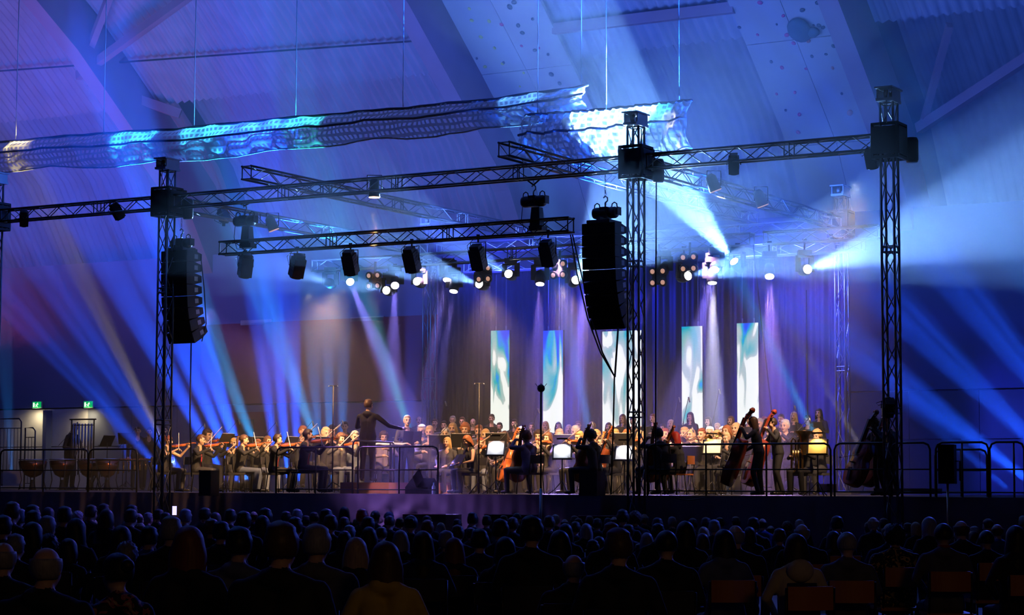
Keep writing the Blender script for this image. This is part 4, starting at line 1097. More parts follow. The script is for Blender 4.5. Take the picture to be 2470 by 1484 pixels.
def fiddle(kind):
    """meshes of a bowed instrument lying in xy, top plate towards +z, scroll towards +y"""
    if kind in _IC: return _IC[kind]
    L = {'violin': .36, 'cello': .76, 'bass': 1.12}[kind]; D = {'violin': .045, 'cello': .13, 'bass': .22}[kind]; nk = {'violin': .15, 'cello': .33, 'bass': .46}[kind]; m = m_bassw if kind == 'bass' else m_viol
    P = outline(L); b = MB(); n = len(P)
    rings = [(z, k) for z, k in ((-D / 2 - D * .12, .55), (-D / 2, .97), (-D / 2 + .004, 1), (D / 2 - .004, 1), (D / 2, .97), (D / 2 + D * .14, .55))]
    vs = [(p[0] * k, p[1] * k, z) for z, k in rings for p in P]; fs = []
    for i in range(len(rings) - 1): fs += [(i * n + j, i * n + (j + 1) % n, (i + 1) * n + (j + 1) % n, (i + 1) * n + j) for j in range(n)]
    fs += [tuple(range(n - 1, -1, -1)), tuple((len(rings) - 1) * n + j for j in range(n))]; b.add(vs, fs, 0, True)
    w = L * .045; ne = MB(); ne.bar((0, L * .45, D * .5), (0, L * .5 + nk, D * .5), w * 1.5, w * 1.2)
    e = (0, L * .5 + nk, D * .45); ne.bar(e, (0, e[1] + L * .16, D * .2), w * 1.4, w * 1.6)
    ne.lathe([(w * .9, -w), (w * .5, -w * .5), (w * .5, w * .5), (w * .9, w)], 10, M=Matrix.Translation((0, e[1] + L * .2, D * .2)) @ Matrix.Rotation(math.pi / 2, 4, 'Y'))
    if kind == 'bass': ne.ball((0, e[1] + L * .2, D * .2 - .02), (.055, .07, .06), 10, 8)
    fb = MB(); fb.bar((0, L * .12, D * .5 + L * .05), (0, L * .5 + nk, D * .5 + w * .8), w * 1.3, .012 * L / .36)
    tp = MB(); tp.bar((0, -L * .42, D * .5 + L * .03), (0, -L * .16, D * .5 + L * .075), L * .09, L * .02)
    br = MB(); br.box((0, -L * .04, D * .5 + L * .06), (L * .13, L * .012, L * .085))
    pg = MB()
    for i, sg in enumerate((-1, 1, -1, 1)): pg.tube([(0, e[1] + L * .03 * (i + .6), D * .32), (sg * L * .12, e[1] + L * .03 * (i + .6), D * .32)], L * .014, 5)
    out = [('body', b.data(kind + '_body', m)), ('neck', ne.data(kind + '_neck', m)), ('fingerboard', fb.data(kind + '_board', m_ebony)), ('tailpiece', tp.data(kind + '_tail', m_ebony)), ('bridge', br.data(kind + '_bridge', m_bowwood)), ('tuning_pegs', pg.data(kind + '_pegs', m_ebony))]
    if kind != 'violin': out.append(('endpin', MB().tube([(0, -L / 2, 0), (0, -L / 2 - (.24 if kind == 'cello' else .16), 0)], .007, 5).data('pin', m_alu)))
    _IC[kind] = out; return out
def put(name, parts, M, label, cat, group=None):
    r = empty(name, M=M); tag(r, label, cat, group)
    for n, d in parts: link(n, d, r)
    return r
def frame(p, yv, zv):
    y = Vector(yv).normalized(); z = Vector(zv); z = (z - y * z.dot(y)).normalized(); x = y.cross(z)
    return Matrix(((x.x, y.x, z.x, p[0]), (x.y, y.y, z.y, p[1]), (x.z, y.z, z.z, p[2]), (0, 0, 0, 1)))
def bowmesh(L=.74):
    if ('bow', L) not in _IC:
        st = MB().tube([(0, -L / 2, 0), (0, 0, -.006), (0, L / 2 - .02, .004), (0, L / 2, -.02)], [.0065, .006, .005, .006], 5).data('stick', m_bowwood)
        hr = MB().bar((0, -L / 2 + .03, -.02), (0, L / 2, -.02), .012, .003).data('bow_hair', m_hairbow)
        fr = MB().box((0, -L / 2 + .02, -.012), (.014, .05, .022)).data('frog', m_ebony)
        _IC[('bow', L)] = [('stick', st), ('hair_ribbon', hr), ('frog', fr)]
    return _IC[('bow', L)]
def give(kind, PMx, pose_scale, desc):
    """place an instrument relative to a player's matrix"""
    def fr(p, y, z): return PMx @ frame(Vector(p), y, z)
    if kind == 'violin':
        d = Vector((.16, -.36, .05)); a = Vector((.10, -.08, 1.10))
        put('violin', fiddle('violin'), fr(a + d.normalized() * .17, d, (-.25, .1, 1)), 'violin held by ' + desc, 'violin', 'violins and violas')
        b = a + d.normalized() * .22 + Vector((0, 0, .06)); w = Vector((-.23, -.42, 1.02)); bd = (Vector((.20, -.22, 1.34)) - w)
        put('bow', bowmesh(), fr(w + bd.normalized() * .33, bd, (.3, .3, -1)), 'thin violin bow of ' + desc, 'bow', 'violin bows')
    elif kind == 'cello':
        y = Vector((.10, .34, 1)); put('cello', fiddle('cello'), fr((0.0, -.30, .64), y, (0, -1, .25)), 'cello held by ' + desc, 'cello', 'cellos')
        put('bow', bowmesh(), fr((-.10, -.52, .74), (1, .12, .12), (0, .3, -1)), 'bow drawn across the cello of ' + desc, 'bow', 'cello bows')
    elif kind == 'bass':
        y = Vector((.06, .40, 1)); put('double_bass', fiddle('bass'), fr((.02, -.56, .76), y, (0, -1, .2)), 'double bass held by ' + desc, 'double bass', 'double basses')
        put('bow', bowmesh(.7), fr((-.1, -.74, .92), (1, .1, .1), (0, .3, -1)), 'bow of the double bass of ' + desc, 'bow', 'double bass bows')
    elif kind in ('flute', 'clarinet'):
        y = Vector((-1, -.15, -.12)) if kind == 'flute' else Vector((0, -.62, -1)); a = Vector((.06, -.12, 1.17)); L = .66
        t = MB().tube([(0, 0, 0), (0, L * .9, 0), (0, L, 0)], [.010, .010, .013] if kind == 'flute' else [.009, .014, .034], 8); k = MB()
        for i in range(6): k.lathe([(.008, .012), (.008, .019)], 6, M=Matrix.Translation((0, .2 + i * .06, 0)))
        if kind not in _IC: _IC[kind] = [('tube', t.data(kind, m_silver if kind == 'flute' else m_ebony)), ('keys', k.data('keys', m_silver))]
        put(kind, _IC[kind], fr(a, y, (0, -.2, 1)), kind + ' played by ' + desc, kind, 'woodwind instruments')
    elif kind in ('trumpet', 'trombone', 'horn', 'tuba'):
        if kind not in _IC:
            t = MB(); bl = MB()
            if kind == 'trumpet':
                t.tube([(0, 0, 0), (0, .42, 0)], .006, 6).tube([(0, .1, 0), (0, .34, 0), (0, .38, -.04), (0, .34, -.08), (0, .12, -.08), (0, .08, -.04), (0, .1, 0)], .006, 6)
                for i in range(3): t.tube([(0, .18 + i * .03, .03), (0, .18 + i * .03, -.1)], .011, 8)
                bl.lathe([(.008, 0), (.012, .06), (.022, .11), (.06, .15)], 16, M=Matrix.Translation((0, .36, 0)) @ Matrix.Rotation(-math.pi / 2, 4, 'X'), cap=False)
            elif kind == 'trombone':
                t.tube([(-.03, 0, 0), (-.03, .80, 0), (0, .85, 0), (.03, .80, 0), (.03, .1, 0)], .007, 6).tube([(.03, .1, 0), (.08, -.1, .0), (.1, -.3, 0), (.13, -.34, 0), (.16, -.3, 0), (.16, .1, 0)], .009, 6).tube([(-.03, .25, 0), (.03, .25, 0)], .006, 5)
                bl.lathe([(.012, 0), (.022, .12), (.045, .2), (.10, .25)], 16, M=Matrix.Translation((.16, .1, 0)) @ Matrix.Rotation(-math.pi / 2, 4, 'X'), cap=False)
            elif kind == 'horn':
                c = [(math.cos(q / 16 * 2 * math.pi) * .13, .2 + math.sin(q / 16 * 2 * math.pi) * .13, 0) for q in range(16)]; t.tube(c, .012, 6, closed=True); t.tube([(x * .7, .2 + (y - .2) * .7, .03) for x, y, z in c], .01, 6, closed=True); t.tube([(0, 0, .02), (0, .1, .02)], .007, 6)
                bl.lathe([(.02, 0), (.04, .12), (.08, .2), (.14, .23)], 16, M=Matrix.Translation((-.16, .22, 0)) @ Matrix.Rotation(math.pi * .8, 4, 'Y'), cap=False)
            else:
                for dx in (-.08, .08):
                    t.tube([(dx - .05, 0, -.3), (dx - .05, 0, .3), (dx, 0, .36), (dx + .05, 0, .3), (dx + .05, 0, -.3), (dx, 0, -.36)], .022, 8, closed=True)
                for i in range(3): t.tube([(-.06 + .06 * i, -.06, -.12), (-.06 + .06 * i, -.06, .1)], .02, 8)
                bl.lathe([(.05, 0), (.08, .25), (.11, .4), (.2, .5)], 18, M=Matrix.Translation((.16, 0, 0)), cap=False)
            _IC[kind] = [('tubing', t.data(kind, m_brass)), ('bell', bl.data('bell', m_brass))]
        if kind == 'tuba': M = PMx @ Matrix.Translation((.02, -.34, .86))
        elif kind == 'horn': M = fr((.02, -.12, 1.14), (0, -1, -.5), (.3, 0, 1))
        else: M = fr((0, -.12, 1.16), (0, -1, -.12 if kind == 'trumpet' else -.22), (0, 0, 1))
        put(kind, _IC[kind], M, kind + ' played by ' + desc, kind, 'brass instruments')
    elif kind == 'folder':
        if kind not in _IC:
            f = MB(); f.box((-.115, 0, 0), (.23, .31, .006), rot=Matrix.Rotation(.12, 3, 'Y')).box((.115, 0, 0), (.23, .31, .006), rot=Matrix.Rotation(-.12, 3, 'Y'))
            p = MB(); p.box((-.11, .0, .012), (.205, .29, .003), rot=Matrix.Rotation(.12, 3, 'Y')).box((.11, 0, .012), (.205, .29, .003), rot=Matrix.Rotation(-.12, 3, 'Y'))
            _IC[kind] = [('cover', f.data('folder', m_folder)), ('pages', p.data('pages', m_paper))]
        seated = pose_scale == 'seated'
        put('music_folder', _IC[kind], fr((0, -.36, .78), (0, .35, .5), (0, .6, .6)) if seated else fr((0, -.36, 1.28), (0, -.35, 1.0), (0, 1, .5)), 'open music folder held by ' + desc, 'folder', 'choir folders')

# ------------------------------------------------------------------ chairs
m_chairf = mat('chair_frame', (.03, .03, .035), .35, .7); m_chairs = mat('chair_seat_black', (.03, .03, .035), .7); m_chairw = mat('chair_plywood', (.62, .20, .04), .35)
_CH = {}
def chair(M, label, kind='black', group='orchestra chairs', cat='chair'):
    if kind not in _CH:
        st = m_chairs if kind == 'black' else m_chairw; seat = MB(); 
        seat.box((0, 0, .445), (.42, .41, .03 if kind != 'black' else .05))
        bk = MB(); n = 8; vs = []
        for z in (.66, .84):
            for i in range(n + 1):
                x = -.18 + .36 * i / n; y = .235 + .03 * (1 - (x / .18) ** 2)
                for dy in (0, .018): vs.append((x, y + dy, z))
        k = 2 * (n + 1); fs = []
        for i in range(n):
            a = 2 * i; fs += [(a, a + 2, k + a + 2, k + a), (a + 1, k + a + 1, k + a + 3, a + 3), (a, a + 1, a + 3, a + 2), (k + a, k + a + 2, k + a + 3, k + a + 1)]
        fs += [(0, k, k + 1, 1), (2 * n, 2 * n + 1, k + 2 * n + 1, k + 2 * n)]; bk.add(vs, fs, 0, False)
        parts = [('seat', seat.data('seat', st)), ('backrest', bk.data('backrest', st))]
        for sg in (-1, 1):
            parts.append(('back_post', MB().tube([(sg * .19, .19, .43), (sg * .19, .23, .6), (sg * .19, .245, .83)], .011, 6).data('post', m_chairf)))
            parts.append(('leg', MB().tube([(sg * .19, -.17, .43), (sg * .2, -.2, .012)], .011, 6).data('leg', m_chairf)))
            parts.append(('leg', MB().tube([(sg * .19, .18, .43), (sg * .2, .24, .012)], .011, 6).data('leg', m_chairf)))
        _CH[kind] = parts
    r = empty('chair', M=M); tag(r, label, cat, group)
    for n, d in _CH[kind]: link(n, d, r)
    return r
ORD = ['first', 'second', 'third', 'fourth', 'fifth', 'sixth', 'seventh', 'eighth', 'ninth', 'tenth', 'eleventh', 'twelfth', 'thirteenth', 'fourteenth', 'fifteenth', 'sixteenth', 'seventeenth', 'eighteenth', 'nineteenth', 'twentieth', 'twenty-first', 'twenty-second', 'twenty-third', 'twenty-fourth', 'twenty-fifth', 'twenty-sixth', 'twenty-seventh', 'twenty-eighth', 'twenty-ninth', 'thirtieth']
WARN = []; PLACED = []
def player(px, y, t, pose, head, hair, hcol, top, leg, desc, inst=None, base=DECK, chairk='black', skin=0, acc=None, hv=0, lo=.9, hi=1.10, chair_on=True, fixed=None):
    """px, y: pixel of the crown of the head; t: depth on the stage; head: heading in degrees, 0 facing the camera, 90 facing right"""
    t0_ = t; me, HMx, tv = get_pose(pose)
    for q in range(26):
        t = t0_ + (q // 2 + q % 2) * .12 * (1 if q % 2 else -1)
        if t < .9 and q: continue
        crown = at_t(px, y, t)
        if fixed or (base > DECK + .3 and abs(t - t0_) > .25): t = t0_; crown = at_t(px, y, t); break
        if all((crown - Vector((a[0], a[1], crown.z))).length > (.46 if base > DECK + .3 else .52) for a in PLACED): break
    PLACED.append((crown.x, crown.y))
    k = (crown.z - base) / (tv.z + .018)
    b = base
    if k < lo or k > hi:
        k2 = min(max(k, lo), hi); WARN.append((desc, round(k, 2))); b = crown.z - k2 * (tv.z + .018)
        if b < DECK: b = DECK
        k = k2
    Rm = Matrix.Rotation(R(head), 3, 'Z'); off = Rm @ Vector((tv.x, tv.y, 0)) * k
    loc = Vector((crown.x - off.x, crown.y - off.y, b))
    o, M, H = person(loc, R(head), pose, k, hair, hcol, top, leg, desc, None, skin, hv, acc)
    seated = tv.z < 1.5
    if seated and chair_on: chair(Matrix.Translation((loc.x, loc.y, b)) @ Matrix.Rotation(R(head), 4, 'Z') @ Matrix.Translation((0, .06, 0)) @ Matrix.Scale(k, 4), 'chair under the ' + desc.replace('the ', '', 1), chairk)
    if inst:
        for i in (inst if isinstance(inst, tuple) else (inst,)): give(i, M, 'seated' if seated else 'stand', 'the ' + desc)
    return o, M

# ------------------------------------------------------------------ the performers
# strings on the left
player(407, 1050, 1.9, 'violin_bare', 75, 'bun', 'auburn', 'black', 'charcoal', 'bare-armed violinist just right of the left truss tower', 'violin')
player(486, 1049, 1.6, 'violin_tie', 70, 'short', 'brown', 'black', 'charcoal', 'older violinist with red tie, leftmost of the red-tied violinists', 'violin', acc='red', skin=1)
player(502, 1036, 4.6, 'violin', 40, 'curly', 'dark', 'black', 'black', 'violinist with curly dark hair behind the leftmost red tie', 'violin')
player(566, 1056, 3.2, 'violin_f', 20, 'bun', 'blond', 'black', 'black', 'fair violinist looking down, left of the jeans wearer', 'violin')
player(590, 1048, 1.6, 'violin_f', 80, 'pony', 'brown', 'black', 'jeans', 'woman violinist in jeans seen in profile', 'violin')
player(623, 1060, 4.2, 'violin', 20, 'short', 'ginger', 'black', 'black', 'half hidden violinist behind the jeans wearer', 'violin')
player(647, 1051, 2.6, 'violin_f', 30, 'long', 'brown', 'black', 'greyblue', 'long brown haired violinist with bare ankles', 'violin')
player(671, 1048, 1.3, 'violin_tie', 80, 'short', 'dark', 'black', 'charcoal', 'violinist in glasses with long red tie behind the railing', 'violin', acc='red')
player(744, 1036, 1.2, 'violin_tie', 80, 'short', 'dark', 'charcoal', 'charcoal', 'tall dark haired violinist with red tie behind the railing', 'violin', acc='red')
player(732, 1028, 5.2, 'violin', 30, 'short', 'ginger', 'black', 'black', 'violinist in glasses behind the tall red-tied one', 'violin')
player(787, 1031, 4.4, 'violin', 20, 'short', 'fair', 'black', 'black', 'fair haired violinist in glasses left of the conductor', 'violin')
player(801, 1027, 6.0, 'wind', 10, 'curly', 'black', 'black', 'black', 'dark curly haired player in the second desk left of the conductor', 'clarinet')
player(832, 1018, 8.2, 'stand', 5, 'short', 'dark', 'black', 'black', 'young man standing behind the violins left of the conductor', lo=.85)
player(824, 1045, 3.0, 'violin_f', 30, 'curly', 'brown', 'charcoal', 'greyblue', 'curly haired woman violinist in glasses at the podium', 'violin')
player(857, 1040, 3.6, 'violin_f', 10, 'short', 'grey', 'greyblue', 'jeans', 'grey haired violinist bowed down beside the podium', 'violin')
player(926, 1041, 4.6, 'wind', 10, 'curly', 'dark', 'lilac', 'charcoal', 'curly haired player between conductor and tenor', 'clarinet')
# conductor, soloists
cond_o, cond_M = player(889, 964, 2.1, 'conductor', 162, 'short', 'brown', 'black', 'black', 'conductor in dark suit seen from behind with one arm stretched out', base=DECK + .245, lo=.8, hi=1.2)
player(982, 1003, 3.4, 'tenor', 25, 'short', 'fair', 'charcoal', 'charcoal', 'fair haired tenor in grey suit singing with open mouth', 'folder', lo=.85)
player(1079, 1054, 2.6, 'rest', -25, 'long', 'blond', 'charcoal', 'charcoal', 'seated man with long blond hair and grey suit')
player(1123, 1050, 1.8, 'reader', -60, 'bob', 'ginger', 'black', 'charcoal', 'red haired seated soloist in sleeveless black dress reading', 'folder')
# front strings on the right
player(1160, 1055, 3.4, 'violin_f', -5, 'pony', 'auburn', 'black', 'greyblue', 'woman violist in glasses beside the sleeveless soloist', 'violin')
player(1244, 1045, 3.0, 'cello', -70, 'crop', 'white', 'black', 'black', 'grey haired cellist in profile left of the leaning blue jacket', 'cello', skin=1)
player(1268, 1040, 1.5, 'cello', -140, 'curly', 'auburn', 'lilac', 'charcoal', 'leaning cellist in bluish jacket seen from behind', 'cello')
player(1322, 1042, 3.2, 'violin', -55, 'bob', 'brown', 'black', 'black', 'violist with chin-length brown hair looking down left', 'violin')
player(1397, 1041, 2.6, 'violin', -60, 'short', 'blond', 'black', 'black', 'blond violist in profile left of the dark curly cellist', 'violin')
player(1424, 1038, 1.2, 'cello', -130, 'curly', 'dark', 'black', 'black', 'dark curly haired cellist seen from behind in black', 'cello')
player(1449, 1053, 3.6, 'cello', -20, 'short', 'dark', 'black', 'black', 'cellist in glasses peering over the dark curly one', 'cello')
player(1471, 1042, 2.2, 'cello', -70, 'short', 'dark', 'black', 'black', 'dark haired cellist in profile left of the truss tower', 'cello')
player(1513, 1036, 5.0, 'violin', 0, 'short', 'ginger', 'black', 'black', 'player in glasses just left of the truss tower', 'violin')
player(1587, 1034, .95, 'cello', -150, 'short', 'black', 'black', 'black', 'broad dark silhouetted cellist behind the tower', 'cello')
player(1626, 1041, 1.3, 'cello_f', -120, 'bob', 'red', 'black', 'black', 'cellist with bright red hair on an orange-backed chair', 'cello', chairk='wood')
# double basses
player(1815, 1016, 1.25, 'bass', -110, 'long', 'brown', 'black', 'black', 'large dark bass player whose scroll stands before the last screen', 'bass', lo=.85)
player(1862, 1010, 2.2, 'bass', -75, 'short', 'dark', 'black', 'black', 'bass player with short dark hair looking down', 'bass', lo=.85, skin=1)
player(2107, 1016, 1.6, 'bass', -65, 'curly', 'ginger', 'black', 'black', 'curly red haired bass player left of the right tower', 'bass', lo=.82)
player(2136, 1019, 2.8, 'bass', -60, 'short', 'auburn', 'black', 'black', 'bass player half hidden behind the right tower', 'bass', lo=.85)
# winds and brass on the right half
W = [(1651, 1031, 6.4, 'trombone', 'short', 'blond', 'trumpet', 'left trumpeter'), (1667, 1034, 5.0, 'trombone', 'bob', 'blond', 'trombone', 'blond trombonist'), (1693, 1034, 5.0, 'trombone', 'short', 'auburn', 'trombone', 'auburn trombonist'),
     (1730, 1038, 5.2, 'trombone', 'short', 'fair', 'trombone', 'fair trombonist'), (1753, 1025, 4.4, 'trombone', 'bob', 'ginger', 'trumpet', 'ginger trumpeter'), (1776, 1019, 5.4, 'trombone', 'bob', 'fair', 'trumpet', 'fair trumpeter'),
     (1751, 1044, 3.2, 'wind', 'short', 'fair', 'clarinet', 'fair clarinettist'), (1832, 1008, 7.6, 'wind', 'crop', 'grey', 'clarinet', 'grey haired clarinettist'), (1894, 1013, 6.4, 'trombone', 'short', 'white', 'trumpet', 'white haired trumpeter'),
     (1940, 1041, 2.6, 'tuba', 'curly', 'brown', 'tuba', 'dark curly haired tuba player'), (1970, 1037, 4.2, 'wind_f', 'curly', 'blond', 'clarinet', 'curly blond player')]
for x, y, t, ps, h, hc, ins, d in W:
    player(x, y, t, ps, -35, h, hc, 'black', 'black', d + ' of the right-hand wind section' if ins != 'tuba' else d + ' in the right-hand wind section', ins)
# woodwinds in the middle, lit pale, behind the soloists
MW = [(1017, 1025, 5.4, 'short', 'white', 'flute'), (1036, 1028, 5.0, 'short', 'fair', 'flute'), (1075, 1032, 5.2, 'bob', 'white', 'clarinet'), (1092, 1019, 6.6, 'bob', 'blond', 'flute'), (1122, 1021, 5.6, 'curly', 'ginger', 'clarinet'),
      (1155, 1026, 6.2, 'short', 'ginger', 'flute'), (1171, 1034, 5.0, 'bob', 'blond', 'flute'), (1217, 1039, 4.8, 'bob', 'brown', 'clarinet'), (1257, 1030, 5.6, 'short', 'white', 'clarinet'), (1299, 1038, 5.0, 'curly', 'dark', 'clarinet'),
      (1349, 1035, 5.2, 'short', 'fair', 'horn'), (1388, 1027, 5.8, 'short', 'white', 'horn'), (1438, 1038, 5.4, 'curly', 'blond', 'horn'), (1484, 1036, 5.4, 'short', 'blond', 'horn'), (1545, 1038, 5.6, 'bob', 'fair', 'trumpet'), (1604, 1034, 6.0, 'short', 'auburn', 'trumpet'),
      (1712, 1031, 6.2, 'short', 'white', 'trumpet'), (1744, 1030, 6.6, 'short', 'brown', 'trumpet')]
for i, (x, y, t, h, hc, ins) in enumerate(MW):
    wd = {'flute': 'flautist', 'clarinet': 'clarinettist', 'horn': 'horn player', 'trumpet': 'trumpeter'}[ins]
    player(x, y, t, 'trombone' if ins == 'trumpet' else 'wind', -12 if x > 1000 else 10, h, hc, 'lilac' if i % 3 == 0 else 'charcoal', 'black', '%s %s, %s from the left in the middle wind rows' % (hc, wd, ORD[i]), ins)
# choir, standing on the risers
CH = [(1011, 1004, 'bald', 'dark'), (1049, 1010, 'pony', 'brown'), (1071, 1016, 'short', 'dark'), (1092, 1004, 'short', 'grey'), (1115, 1007, 'short', 'brown'), (1141, 1009, 'bald', 'brown'), (1186, 1000, 'short', 'dark'), (1205, 1020, 'short', 'dark'), (1241, 1012, 'short', 'dark'),
      (1283, 1019, 'bob', 'dark'), (1316, 1016, 'long', 'blond'), (1347, 1018, 'bob', 'black'), (1372, 1024, 'long', 'fair'), (1395, 1015, 'bun', 'brown'), (1428, 1019, 'curly', 'auburn'), (1468, 1019, 'long', 'brown'), (1502, 999, 'long', 'brown'), (1527, 1005, 'cap', 'black'),
      (1575, 998, 'bun', 'auburn'), (1599, 1022, 'bob', 'dark'), (1618, 1012, 'long', 'fair'), (1665, 994, 'long', 'dark'), (1708, 1005, 'long', 'dark'), (1730, 1020, 'bun', 'fair'), (1763, 1003, 'long', 'brown'), (1805, 998, 'short', 'black'), (1843, 1004, 'bun', 'auburn'), (1884, 1000, 'short', 'dark'),
      (1915, 993, 'long', 'fair'), (1948, 1003, 'short', 'brown'), (1975, 985, 'long', 'black')]
for i, (x, y, h, hc) in enumerate(CH):
    f = h in ('long', 'bob', 'bun', 'pony')
    y0 = at_t(x, y, 9.7).z; rz = y0 - 1.76 * (.95 if f else 1.0)
    n = 0 if rz < DECK + .5 else 1 if rz < DECK + .72 else 2
    t = [9.7, 10.5, 11.3][n]; n = n
    player(x, y, t, 'choir_f' if f else 'choir', -10 if x < 1500 else -30, h, hc, 'black', 'black', '%s %s choir singer in black, %s from the left' % ({'bald': 'balding', 'cap': 'cap-wearing', 'short': 'short haired', 'bun': 'tied-back haired', 'pony': 'ponytailed', 'bob': 'bob haired', 'long': 'long haired', 'curly': 'curly haired'}[h], 'grey' if hc == 'grey' else hc, (ORD + ['thirty-first'])[i]), 'folder', base=DECK + RISERS[n][2], lo=.88, hi=1.06)
# percussion at the far left
player(182, 1020, 9.0, 'percussion', 60, 'bald', 'dark', 'black', 'black', 'balding percussionist in black behind the kettledrums', lo=.85)
player(333, 1029, 9.6, 'stand', 10, 'crop', 'dark', 'black', 'black', 'young man with red tie standing by the marimba', lo=.82, acc='red')
player(360, 1032, 10.2, 'stand', 20, 'short', 'dark', 'black', 'black', 'standing musician left of the left truss tower', lo=.82)
player(397, 1028, 8.4, 'stand', 10, 'short', 'dark', 'black', 'black', 'standing musician partly behind the left truss tower', lo=.82)

# ------------------------------------------------------------------ stage furniture
def tube_obj(name, pts, r, m, parent, n=6): return MB().tube(pts, r, n).build(name, m, parent)
def on_deck(px, t, y=1180, z=DECK): p = at_t(px, y, t); return Vector((p.x, p.y, z))
def music_stand(px, ytop, t, head, label, sheet=None, w=.5, lamp=None):
    c = at_t(px, ytop, t); g = Vector((c.x, c.y, DECK)); H = max(.6, c.z - DECK)
    r = empty('music_stand', g, R(head), label, 'music stand', 'orchestra music stands')
    tube_obj('pole', [(0, 0, .1), (0, 0, H - .05)], .013, m_blk, r)
    for k in range(3):
        a = k * 2.094; tube_obj('leg', [(0, 0, .28), (.16 * math.cos(a), .16 * math.sin(a), .1), (.28 * math.cos(a), .28 * math.sin(a), .012)], .009, m_blk, r)
    Mr = Matrix.Rotation(R(28), 3, 'X')
    MB().box((0, 0, H), (w, .012, .34), rot=Mr).box(Vector((0, 0, H)) + Mr @ Vector((0, .03, -.17)), (w, .06, .012), rot=Mr).build('tray', m_blk, r)
    if sheet:
        M = Matrix.Translation(g) @ Matrix.Rotation(R(head), 4, 'Z')
        s = MB(); s.box(Vector((0, 0, H)) + Mr @ Vector((0, .012, 0.01)), (w - .06, .004, .33), rot=Mr); o = s.build('sheet_music', m_paper, M=M)
        tag(o, 'sheet music on the ' + label, 'sheet music', 'white sheets on the stands')
        if lamp:
            p = M @ (Vector((0, 0, H)) + Mr @ Vector((0, .16, .22)))
            o = MB().box((0, 0, 0), (.22, .04, .03)).build('stand_lamp', m_blk, M=Matrix.Translation(p) @ Matrix.Rotation(R(head), 4, 'Z')); tag(o, 'small lamp clipped on the ' + label, 'lamp')
            spot(p + Vector((0, 0, -.02)), M @ Vector((0, 0, H - .1)), 110, lamp, 16 if lamp[2] < .5 else 12, blend=.6, size=.03, name='stand_lamp_light')
# stands whose white sheets face the camera side (players behind them look away from us or the paper is seen front on)
for (x, y, t, hd, lb, am) in [(1196, 1083, 1.4, 168, 'tilted music stand left of the leaning blue-jacketed cellist', 0), (1356, 1091, 1.3, 176, 'music stand with bright white sheet before the blond violist', 0),
                              (1506, 1094, 1.6, 165, 'music stand with white sheet just left of the truss tower', 0), (1718, 1079, 2.6, 165, 'music stand with warm lit sheet left of the basses', 1), (1972, 1079, 1.6, 165, 'music stand with bright amber sheet at the tuba', 1)]:
    music_stand(x, y, t, hd, lb, 'front', .40, (1, .5, .07) if am else (.9, .92, 1))
for (x, y, t, hd, lb) in [(1113, 1063, 4.6, 0, 'low dark stand with pages behind the seated soloists'), (1197, 1062, 4.2, 0, 'dark music stand before the middle clarinets'), (306, 1058, 8.6, 0, 'wide dark music stand left of the red-tied young man'),
                          (259, 1064, 8.8, 60, 'narrow dark music stand beside the tubular bells'), (1505, 1063, 4.4, 0, 'flat dark stand left of the tower among the horns'), (1665, 1095, 3.6, 0, 'music stand before the trombonists'), (1060, 1066, 4.8, 0, 'dark stand beside the tenor'),
                          (1360, 1066, 4.4, 0, 'flat dark stand among the middle winds'), (545, 1062, 3.0, 60, 'music stand between the leftmost violin desks'), (700, 1070, 3.2, 60, 'music stand behind the railing left of the tall violinist'), (620, 1070, 4.8, 30, 'music stand deep among the violins'), (770, 1070, 3.0, 60, 'music stand in front of the tall violinist')]:
    music_stand(x, y, t, hd, lb, 'back' if x not in (306,) else None, .48)
# conductor's desk, podium
c = at_t(944, 1072, 3.0); r = empty('conductor_desk', (c.x, c.y, DECK), R(-18), "conductor's flat desk with a wide white score", 'music stand'); H = c.z - DECK
tube_obj('pole', [(0, 0, 0.03), (0, 0, H - .02)], .02, m_blk, r); MB().lathe([(.26, 0), (.26, .02), (.03, .04)], 16).build('foot', m_blk, r); MB().box((0, 0, H), (.8, .46, .02), rot=Matrix.Rotation(R(10), 3, 'X')).build('tray', m_blk, r)
o = MB().box((0, 0, 0), (.72, .42, .012), rot=Matrix.Rotation(R(10), 3, 'X')).build('open_score', m_paper, M=Matrix.Translation((c.x, c.y, c.z + .02)) @ Matrix.Rotation(R(-18), 4, 'Z')); tag(o, "open white score on the conductor's desk", 'sheet music')
c = at_t(975, 1056, 3.2); r = empty('microphone_desk', (c.x, c.y, DECK), 0, 'small dark stand in front of the tenor', 'stand'); MB().box((0, 0, c.z - DECK), (.3, .2, .03)).build('tray', m_blk, r); tube_obj('pole', [(0, 0, .02), (0, 0, c.z - DECK)], .012, m_blk, r)
s0 = st_of(at_t(820, 1175, 1.5))[0]; s1 = st_of(at_t(937, 1175, 1.5))[0]; s2 = st_of(at_t(1015, 1175, 1.5))[0]
m_pod = mat('podium_wood', (.55, .26, .10), .5, scale=4); m_pod2 = mat('podium_wood_pale', (.62, .30, .26), .5, scale=4)
r = empty('podium', S((s0 + s2) / 2, 2.1, DECK), 0, 'low two-part wooden podium under the conductor', 'podium'); iv = Matrix.Translation(-S((s0 + s2) / 2, 2.1, DECK))
for a, b, m in ((s0, s1 - .004, m_pod), (s1 + .004, s2, m_pod2)):
    mb = sslab(a, b, 1.5, 2.7, DECK + .004, DECK + .24); mb.v = [tuple(iv @ Vector(v)) for v in mb.v]; mb.build('platform', m, r)
